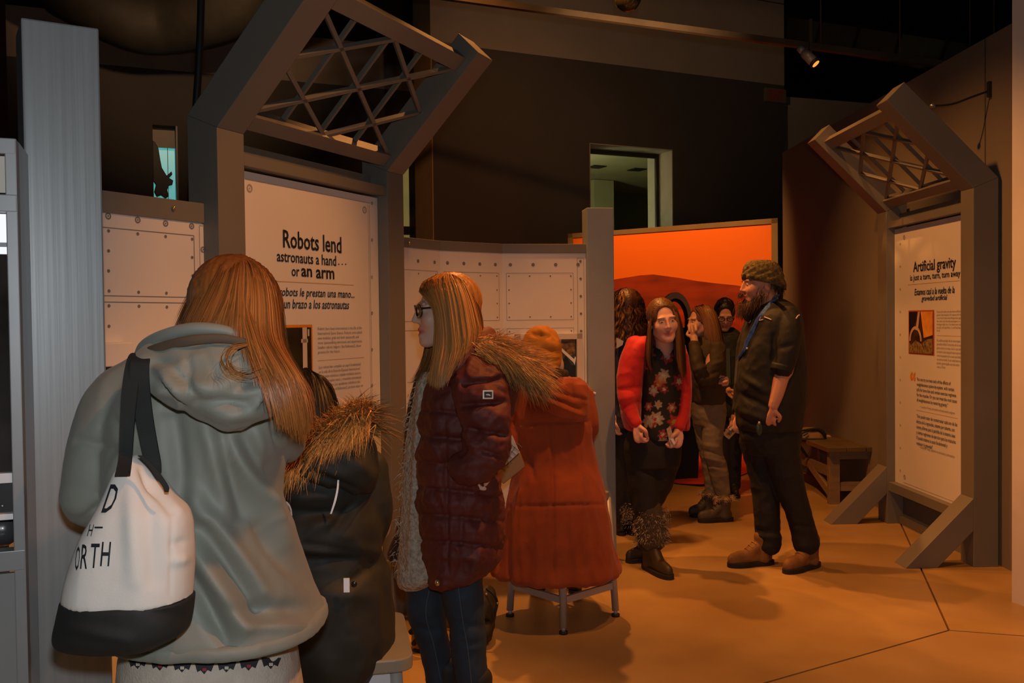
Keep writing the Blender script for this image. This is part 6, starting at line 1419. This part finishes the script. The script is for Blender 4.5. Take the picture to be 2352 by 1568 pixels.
# knit cap, hair, beard
lc = lambda x, y, z: hcF+(np.array([x, y, z])*1.06)@BF
R = []
for i, ph in enumerate(np.linspace(-.10, 1.5, 20)):
    th = np.linspace(0, 2*math.pi, 72, endpoint=False); rr = math.cos(max(ph, 0)*.98)**.55 if ph < 1.45 else .05
    bump_ = 1+.045*np.sin(th*12+(i % 2)*1.5)*np.sin(i*1.4)+(.05 if i < 3 else 0)
    zz = .018+.115*math.sin(max(ph, 0))-(.02 if i == 0 else 0)
    R.append(np.array([lc(.094*rr*b*math.cos(a), -.022+.116*rr*b*math.sin(a), zz+.018*math.sin(a)*(1-ph/1.6)+(.016 if math.sin(a) > 0 else -.02)*abs(math.sin(a))*(1-ph/1.6)) for a, b in zip(th, bump_)]))
v, f = ringmesh(np.array(R)); mesh('knit_cap', v, f, mat('olive_cable_knit', (.14, .10, .030), .9, var=.6, vscale=45, bump=1.0, bscale=70, bdist=.01), F_, True)
M_beard = mat('beard_under', (.03, .014, .006), .8, var=.3)
bd_ = remesh([tube([lc(sx*.058, .012, -.050), lc(sx*.052, .035, -.088), lc(sx*.03, .075, -.13), lc(0, .085, -.15)], [.010, .022, .034, .034], 14, 3) for sx in (-1, 1)]+[tube([lc(0, .075, -.10), lc(0, .085, -.14), lc(0, .078, -.185)], [.034, .042, .026], 14, 3)], .006, 3)
mesh('beard', bd_[0], bd_[2], M_beard, F_, True)
P = [lc(-.062, .01, -.04), lc(-.058, .04, -.085), lc(-.04, .075, -.115), lc(-.01, .10, -.115), lc(0, .105, -.14), lc(.02, .10, -.12), lc(.05, .05, -.1)]
fur(F_, P, [tuple((np.array([-.3, .45, -.85])@BF))]*7, 1500, .05, (.025, .012, .006), (.13, .055, .02), 51, .0011, 'beard_hair', .35, .016, .3)
P = [lc(sx*.02, .112, -.052) for sx in (-1, 0, 1)]; fur(F_, P, [tuple((np.array([0, .5, -.85])@BF))]*3, 260, .02, (.03, .014, .007), (.15, .06, .02), 52, .001, 'moustache', .4, .006, .2)
P = [lc(-.078, -.02, .02), lc(-.078, -.06, .0), lc(-.06, -.09, -.03), lc(0, -.1, -.05)]; fur(F_, P, [tuple((np.array([0, -.3, -.9])@BF))]*4, 500, .04, (.02, .012, .006), (.06, .03, .012), 53, .0011, 'short_hair', .3, .012, .2)
ly = thing('lanyard', 'blue printed lanyard around the neck of the bearded person', 'lanyard', tuple(pt(1730, 760, ZF-.15)))
lpts = [(1786, 676), (1776, 690), (1762, 706), (1748, 725), (1733, 752), (1720, 780), (1709, 805), (1696, 824)]
D = decal(lpts, None, bF, .008); zz = [d[1] if d is not None else None for d in D]; last = ZF-.2
rows = []
for (x, y), z_ in zip(lpts, zz):
    last = z_ if z_ is not None else last; rows.append((x, y, last-.004, 12 if y < 800 else 9))
strap(rows, 12, .003, 'lanyard_band', mat('blue_lanyard', (.02, .10, .42), .6, var=.5, vscale=40, color2=(.16, .30, .60)), ly)
strap([(1694, 828, last-.01, 6), (1691, 850, last-.012, 6), (1690, 880, last-.012, 5)], 6, .004, 'badge_reel', mat('brass', (.6, .45, .2)), ly)
ks = thing('key_fob', 'small dark green fob hanging at the trouser pocket of the bearded person', 'key fob', tuple(pt(1744, 990, ZF-.2)))
v, f = ellip(pt(1744, 985, ZF-.205), (.018, .008, .038), 14, 10); mesh('fob_body', v, f, mat('dark_green_plastic', (.03, .05, .035), .4, var=.1), ks, True)
cyl('fob_ring', pt(1744, 968, ZF-.205), pt(1744, 974, ZF-.205), .006, M_steel, ks, 10)

# ------------------------------------------------------------------ G: girl with hand at her mouth
ZG = 6.84
G_ = person('person in an olive jacket and light jeans holding a hand to the mouth', 1630, ZG)
hcG = pt(1610, 738, ZG); fG = (-.95, -.30, -.05)
bones = [trunk((1625, 1622), 775, 935, ZG, .11), ptube([(1645, 800, ZG-.13, 16), (1620, 870, ZG-.20, 13), (1602, 830, ZG-.24, 10), (1594, 775, ZG-.17, 9)], 12, 3), ptube([(1612, 800, ZG+.12, 16), (1595, 870, ZG+.08, 13), (1640, 880, ZG-.12, 10)], 12, 3),
         ptube([(1614, 930, ZG+.05, 19), (1626, 1030, ZG+.05, 13), (1634, 1160, ZG+.08, 9)], 14, 3), ptube([(1640, 930, ZG-.05, 20), (1638, 1030, ZG-.08, 15), (1662, 1165, ZG-.06, 9)], 14, 3)]
hd = [hand_parts(pt(1594, 778, ZG-.17), (-.05, .35, 1), (.3, .9, 0), .95, .28, 1), hand_parts(pt(1640, 880, ZG-.14), (.6, -.2, .1), (0, 1, 0), .9, .6, 1)]
bodyG, BG = make_body(G_, hcG, fG, 0, (.62, .33, .22), bones, hd, 'f', .96, .006, (.15, .07, .03))
M_oj = mat('olive_jacket', (.045, .030, .010), .75, var=.25, vscale=7, bump=.15, bscale=150)
cloth('jacket', [ploft([(768, 1612, 1648, ZG, .06), (785, 1594, 1660, ZG, .13), (830, 1582, 1664, ZG, .16), (880, 1580, 1664, ZG, .16), (915, 1584, 1664, ZG, .16), (926, 1590, 1660, ZG, .15)], 36, 2.2), ptube([(1646, 800, ZG-.12, 21), (1640, 845, ZG-.17, 20), (1618, 872, ZG-.22, 18), (1603, 840, ZG-.25, 15), (1595, 792, ZG-.19, 13)], 16, 4), ptube([(1606, 805, ZG+.1, 20), (1594, 850, ZG+.06, 18), (1610, 880, ZG-.1, 16), (1640, 878, ZG-.15, 14)], 16, 4)],
      M_oj, G_, .0075, 3, [(.006, (13, 13, 11))], [((1595, 850), (1660, 830), 5, .010), ((1600, 870), (1660, 850), 5, -.010)])
M_lj = mat('washed_jeans', (.20, .155, .095), .8, var=.15, vscale=9, bump=.15, bscale=200)
cloth('jeans', [ploft([(918, 1586, 1666, ZG, .14), (945, 1588, 1667, ZG, .14), (975, 1594, 1662, ZG, .13)], 30, 2.2), ptube([(1612, 950, ZG+.05, 25), (1624, 1030, ZG+.05, 20), (1632, 1080, ZG+.06, 18), (1636, 1130, ZG+.07, 16)], 16, 4), ptube([(1640, 950, ZG-.05, 28), (1636, 1030, ZG-.08, 23), (1650, 1080, ZG-.07, 22), (1660, 1128, ZG-.06, 18)], 16, 4)],
      M_lj, G_, .007, 3, [(.005, (14, 14, 14))], [((1615, 1035), (1660, 1045), 4, -.010), ((1615, 1050), (1665, 1062), 4, .010), ((1620, 1068), (1668, 1075), 4, -.008), ((1610, 1020), (1655, 1028), 5, .008)])
M_rb = mat('grey_rubber_boot', (.075, .055, .03), .6, var=.25)
for (hx, tx, dz_) in ((1640, 1584, .09), (1684, 1602, -.10)):
    a, b = pt(hx, 1150, ZG+dz_), pt(tx, 1150, ZG+dz_-.03); bt = shoe(G_, (a[0], ZG+dz_), (b[0], ZG+dz_-.04), .10, .16, M_rb, M_sole, 'boot', .028, lace=mat('dark_lace', (.03, .02, .01), .8, var=.1))
    ank = V3((a+(b-a)*.25)[:2]); ank[1] = ZG+dz_-.01; P = [ank+np.array([.055*math.cos(k), .055*math.sin(k), .17]) for k in np.linspace(0, 6.28, 9)]
    fur(G_, P, [(math.cos(k), math.sin(k), .3) for k in np.linspace(0, 6.28, 9)], 500, .03, (.40, .26, .12), (.62, .42, .22), 61, .0018, 'fleece_cuff', .6, .008, .5)
gG = [[(1612, 702, ZG), (1594, 706, ZG-.04), (1606, 716, ZG-.08), (1616, 740, ZG-.09), (1620, 775, ZG-.10)], [(1616, 700, ZG), (1612, 706, ZG-.07), (1622, 725, ZG-.10), (1630, 755, ZG-.11), (1634, 790, ZG-.13)], [(1620, 700, ZG), (1630, 708, ZG-.06), (1640, 735, ZG-.085), (1648, 770, ZG-.10), (1652, 805, ZG-.12)], [(1622, 701, ZG+.02), (1642, 715, ZG-.01), (1652, 745, ZG-.02), (1660, 780, ZG-.04), (1664, 815, ZG-.06)], [(1620, 702, ZG+.05), (1640, 715, ZG+.07), (1650, 745, ZG+.07), (1654, 785, ZG+.06)]]
hair(G_, [[pt(*q) for q in g] for g in gG], 1800, (.26, .115, .036), spread=.008, rad=.0011, K=10, seed=41)
hair_cap(G_, hcG, BG, (.20, .085, .026), .96, .05)

# ------------------------------------------------------------------ H: dark haired person with glasses reading
ZH = 7.75
H_ = person('person with dark tied hair and glasses reading behind the olive jacket', 1668, ZH)
hcH = pt(1664, 722, ZH-.08); fH = (-.10, -.95, -.42)
bones = [trunk((1668, 1672), 760, 960, ZH, .11), ptube([(1645, 790, ZH, 14), (1640, 860, ZH-.05, 12), (1672, 895, ZH-.22, 8)], 12, 3), ptube([(1695, 790, ZH, 14), (1702, 870, ZH-.02, 12), (1686, 960, ZH-.2, 8)], 12, 3), ptube([(1660, 950, ZH, 22), (1662, 1040, ZH, 16), (1665, 1120, ZH, 11)], 12, 3), ptube([(1682, 950, ZH, 22), (1684, 1040, ZH, 16), (1686, 1120, ZH, 11)], 12, 3)]
hd = [hand_parts(pt(1672, 897, ZH-.23), (.3, -.4, -.3), (0, .6, .8), .9, .5, 1), hand_parts(pt(1686, 962, ZH-.2), (-.2, -.3, -1), (-.7, 0, 0), .9, .5, 1)]
bH, BH = make_body(H_, hcH, fH, .0, (.55, .28, .17), bones, hd, 'f', .98, .006, (.02, .01, .01))
M_dj = mat('dark_green_jacket', (.014, .017, .012), .8, var=.25)
cloth('jacket', [ploft([(752, 1655, 1684, ZH, .06), (772, 1640, 1704, ZH, .13), (830, 1636, 1708, ZH, .15), (900, 1640, 1702, ZH, .15), (955, 1644, 1698, ZH, .14)], 32, 2.2), ptube([(1646, 785, ZH, 18), (1640, 850, ZH-.05, 16), (1668, 890, ZH-.2, 12)], 14, 4), ptube([(1696, 785, ZH, 18), (1704, 860, ZH-.02, 15), (1688, 950, ZH-.18, 11)], 14, 4)], M_dj, H_, .009, 3, [(.006, (12, 12, 9))])
strap([(1672, 800, ZH-.165, 8), (1673, 850, ZH-.17, 9), (1674, 900, ZH-.17, 8)], 8, .004, 'shirt_front', mat('teal_shirt', (.05, .075, .07), .8, var=.2), H_)
cloth('trousers', [ptube([(1660, 940, ZH, 27), (1662, 1040, ZH, 20), (1665, 1115, ZH, 15)], 16, 4), ptube([(1682, 940, ZH, 27), (1684, 1040, ZH, 20), (1686, 1115, ZH, 15)], 16, 4)], M_dkp, H_, .009, 3)
for px in (1664, 1686): a = pt(px, 1000, ZH); shoe(H_, (a[0], ZH+.05), (a[0]-.03, ZH-.19), .09, .10, mat('black_leather', (.02, .018, .015)), M_sole, 'shoe')
gH = [[(1664, 684, ZH-.06), (1648, 690, ZH-.10), (1643, 712, ZH-.09), (1646, 738, ZH-.04)], [(1665, 683, ZH-.05), (1656, 686, ZH-.14), (1650, 700, ZH-.15), (1646, 715, ZH-.10)], [(1666, 683, ZH-.05), (1672, 686, ZH-.14), (1680, 700, ZH-.15), (1684, 716, ZH-.10)], [(1667, 684, ZH-.04), (1682, 690, ZH-.08), (1688, 712, ZH-.06), (1684, 738, ZH-.02)], [(1667, 685, ZH), (1684, 700, ZH+.03), (1684, 735, ZH+.04)]]
hair(H_, [[pt(*q) for q in g] for g in gH], 700, (.022, .012, .008), spread=.005, rad=.0012, K=8, seed=44)
hair_cap(H_, hcH, BH, (.014, .009, .007), .98)
lh = lambda x, y, z: hcH+np.array([x, y, z])@BH
g2 = mesh('glasses', *tube([lh(-.012, .106, .006), lh(0, .108, .008), lh(.012, .106, .006)], [.003]*3, 8, 3), mat('black_frame', (.01, .01, .01), .3), H_, True)
for sx in (-1, 1):
    v, f = tube([lh(sx*.034+.023*math.cos(a), .103, .017*math.sin(a)) for a in np.linspace(0, 6.283, 17)], [.003]*17, 8, 1, cap=False); mesh('rim', v, f, MATS['black_frame'], g2, True)
pm = thing('pamphlet', 'small printed pamphlet held low next to the dark shirt', 'brochure', tuple(pt(1680, 985, ZH-.24)))
prism('pamphlet_page', [pt(x, y, ZH-.25) for x, y in ((1659, 996), (1690, 968), (1697, 985), (1674, 1009))], (0, .008, 0), mat('pamphlet_print', (.45, .36, .30), .5, var=.9, vscale=40, color2=(.04, .03, .02)), pm)
prism('pamphlet_page', [pt(x, y, ZH-.262) for x, y in ((1675, 986), (1692, 967), (1694, 969), (1678, 989))], (0, .004, 0), M_white, pm)

# ------------------------------------------------------------------ I: curly haired person behind the column
ZI = 6.35
I_ = person('person with long curly brown hair, seen from behind beside the red cardigan', 1440, ZI)
hcI = pt(1438, 706, ZI)
bones = [trunk((1438, 1438), 770, 960, ZI, .12), ptube([(1405, 800, ZI, 18), (1395, 900, ZI, 15), (1410, 960, ZI-.1, 9)], 12, 3), ptube([(1470, 800, ZI, 18), (1478, 900, ZI, 15), (1470, 960, ZI+.1, 9)], 12, 3), ptube([(1425, 950, ZI, 28), (1425, 1080, ZI, 20), (1425, 1195, ZI, 13)], 12, 3), ptube([(1452, 950, ZI, 28), (1452, 1080, ZI, 20), (1452, 1195, ZI, 13)], 12, 3)]
hd = [hand_parts(pt(1410, 962, ZI-.1), (0, -.1, -1), (1, 0, 0), .9, .5, 1), hand_parts(pt(1470, 962, ZI+.1), (0, 0, -1), (-1, 0, 0), .9, .5, -1)]
bodyI, BI = make_body(I_, hcI, (-.2, 1, -.05), 0, TONE, bones, hd, 'f', 1.0, .009, eyes=False)
cloth('shirt', [ploft([(768, 1425, 1455, ZI, .06), (788, 1402, 1476, ZI, .14), (850, 1396, 1480, ZI, .16), (930, 1400, 1476, ZI, .15), (980, 1400, 1476, ZI, .15)], 32, 2.2), ptube([(1406, 800, ZI, 22), (1396, 880, ZI, 19), (1408, 945, ZI-.08, 13)], 14, 4), ptube([(1470, 800, ZI, 22), (1479, 880, ZI, 19), (1471, 945, ZI+.08, 13)], 14, 4)], mat('navy_shirt', (.020, .020, .045), .8, var=.2), I_, .009, 3, [(.005, (12, 12, 9))])
cloth('trousers', [ptube([(1425, 960, ZI, 32), (1425, 1080, ZI, 24), (1425, 1190, ZI, 17)], 14, 4), ptube([(1452, 960, ZI, 32), (1452, 1080, ZI, 24), (1452, 1190, ZI, 17)], 14, 4)], M_dkp, I_, .009, 3)
for px in (1425, 1452): a = pt(px, 1000, ZI); shoe(I_, (a[0], ZI-.05), (a[0], ZI+.19), .09, .10, mat('black_leather', (.02, .018, .015)), M_sole, 'shoe')
gI = []
for k in range(9):
    a = math.pi*(1.0+k/8.0); cx, sy = math.cos(a), math.sin(a)
    t0 = hcI+np.array([0, 0, .125]); gI.append([t0, t0+np.array([.08*cx, .09*sy, -.035]), t0+np.array([.108*cx, .11*sy, -.12]), t0+np.array([.125*cx, .115*sy, -.24]), t0+np.array([.13*cx, .12*sy, -.36]), t0+np.array([.11*cx, .11*sy, -.43])])
hair(I_, gI, 2600, (.20, .085, .026), spread=.018, rad=.0011, K=22, seed=47, clump=.8, wave=.020, wfreq=4.5)
hair_cap(I_, hcI, BI, (.07, .030, .011), 1.02, .10)
ct = mesh('shoulder_strap', *fixn(*[[pt(x, y, ZI-.17) for x, y in ((1416, 775), (1432, 783), (1430, 792), (1416, 800))]+[pt(x, y, ZI-.15) for x, y in ((1416, 775), (1432, 783), (1430, 792), (1416, 800))], BOXF]), mat('cream_frame', (.6, .55, .5)), I_)

# ------------------------------------------------------------------ face-in-hole suit stand: dark body with an arched helmet ring
ZS = G(1565, 1103)[1]
ss_ = thing('suit_stand', 'black stand-up figure with a beige arched helmet ring before the backdrop', 'display stand', tuple(G(1565, 1103)))
body = [(1526, 1104), (1604, 1104), (1608, 960), (1606, 820), (1598, 775), (1582, 752), (1530, 752), (1520, 790), (1518, 960)]
prism('stand_body', [pt(x, min(y, 1104), ZS) for x, y in body], (0, .14, 0), mat('black_felt', (.008, .008, .008), .9, var=.2), ss_, .01)
def arch(r0, r1, dep, mt, nm, zoff):
    c = (1552, 740); n_ = 22; V = []
    for k in range(n_+1):
        th = math.radians(-25+230*k/n_)
        for r, o_ in ((r0, 0), (r1, 0), (r1, dep), (r0, dep)): V.append(pt(c[0]+r*.88*math.cos(th), c[1]-r*1.62*math.sin(th)*(1 if math.sin(th) > 0 else 1.2), ZS+zoff)+np.array([0, o_, 0]))
    Fc = [(k*4+j, k*4+(j+1) % 4, k*4+4+(j+1) % 4, k*4+4+j) for k in range(n_) for j in range(4)]+[(0, 3, 2, 1), tuple(n_*4+j for j in range(4))]
    mesh(nm, *fixn(V, Fc), mt, ss_)
arch(43, 34, .10, mat('beige_helmet', (.55, .32, .15), .6, var=.1), 'helmet_ring', -.04); arch(35, 30, .12, mat('black_felt', (.01, .01, .01)), 'helmet_lining', -.03)

# ------------------------------------------------------------------ bench with bag by the right partition
bf = G(1905, 1158); BZ = .45
bu = np.array([-rn[0], -rn[1], 0])*1.0; bl = -ru     # bu into the wall (+x), bl away from the camera
bn_ = thing('bench', 'wooden trestle bench against the right partition wall', 'bench', tuple(bf))
M_bench = mat('bench_wood', (.24, .16, .08), .6, var=.15, vscale=6, stretch=(1, 6, 6)); M_bencht = mat('bench_top_dark', (.12, .085, .035), .45, var=.2, vscale=5)
BWd, BLn = .40, 1.15
ps_ = lambda a, b, z: bf+bu*a+bl*b+UP*z
for k in range(3): obox('seat_plank', ps_(-.03+k*.155, -.05, BZ-.035), bu*.148, bl*(BLn+.1), UP*.035, M_bencht, bn_, .003)
for b in (0, BLn-.07):
    for a in (0, BWd-.09): obox('leg', ps_(a, b, 0), bu*.085, bl*.05, UP*(BZ-.035), M_bench, bn_, .003)
    obox('end_rail', ps_(.085, b+.01, BZ-.10), bu*(BWd-.17), bl*.035, UP*.06, M_bench, bn_, .002)
    obox('end_rail', ps_(.085, b+.01, .10), bu*(BWd-.17), bl*.035, UP*.07, M_bench, bn_, .002)
obox('side_rail', ps_(.03, .05, .20), bu*.03, bl*(BLn-.12), UP*.08, M_bench, bn_, .002)
bar('brace', ps_(.04, .05, .06), ps_(.04, BLn*.5, .24), .03, .06, M_bench, bn_); bar('brace', ps_(.04, BLn-.07, .42), ps_(.04, BLn*.5, .24), .03, .06, M_bench, bn_)
bg = thing('shoulder_bag', 'black and tan shoulder bag lying on the trestle bench', 'bag', tuple(pt(1862, 1008, 7.75)))
zq = 7.85
cloth('bag_body', [ploft([(982, 1838, 1876, zq, .05), (990, 1826, 1888, zq, .09), (1002, 1822, 1893, zq, .10), (1010, 1826, 1892, zq, .10)], 30, 2.6)], mat('tan_bag_leather', (.26, .15, .05), .55, var=.2), bg, .007, 3, [(.003, (12, 12, 10))])
for rows in ([(1826, 1009, zq-.10, 4), (1860, 1010, zq-.11, 4), (1892, 1010, zq-.09, 4)], [(1832, 990, zq-.09, 2.5), (1860, 986, zq-.09, 3), (1880, 986, zq-.08, 4), (1892, 996, zq-.07, 5), (1893, 1008, zq-.06, 5)], [(1846, 1000, zq-.11, 1.5), (1855, 995, zq-.11, 1.5)]):
    v, f = ptube(rows, 10, 5); mesh('strap', v, f, M_blk, bg, True)
pp_ = thing('paper_slip', 'small pale slip of paper on the trestle bench', 'paper', tuple(ps_(.10, .75, BZ)))
prism('slip', [ps_(.12, .62, BZ+.001), ps_(.24, .60, BZ+.001), ps_(.26, .70, BZ+.001), ps_(.13, .73, BZ+.001)], UP*.006, mat('paper_pale', (.55, .36, .25), .7, var=.05), pp_)
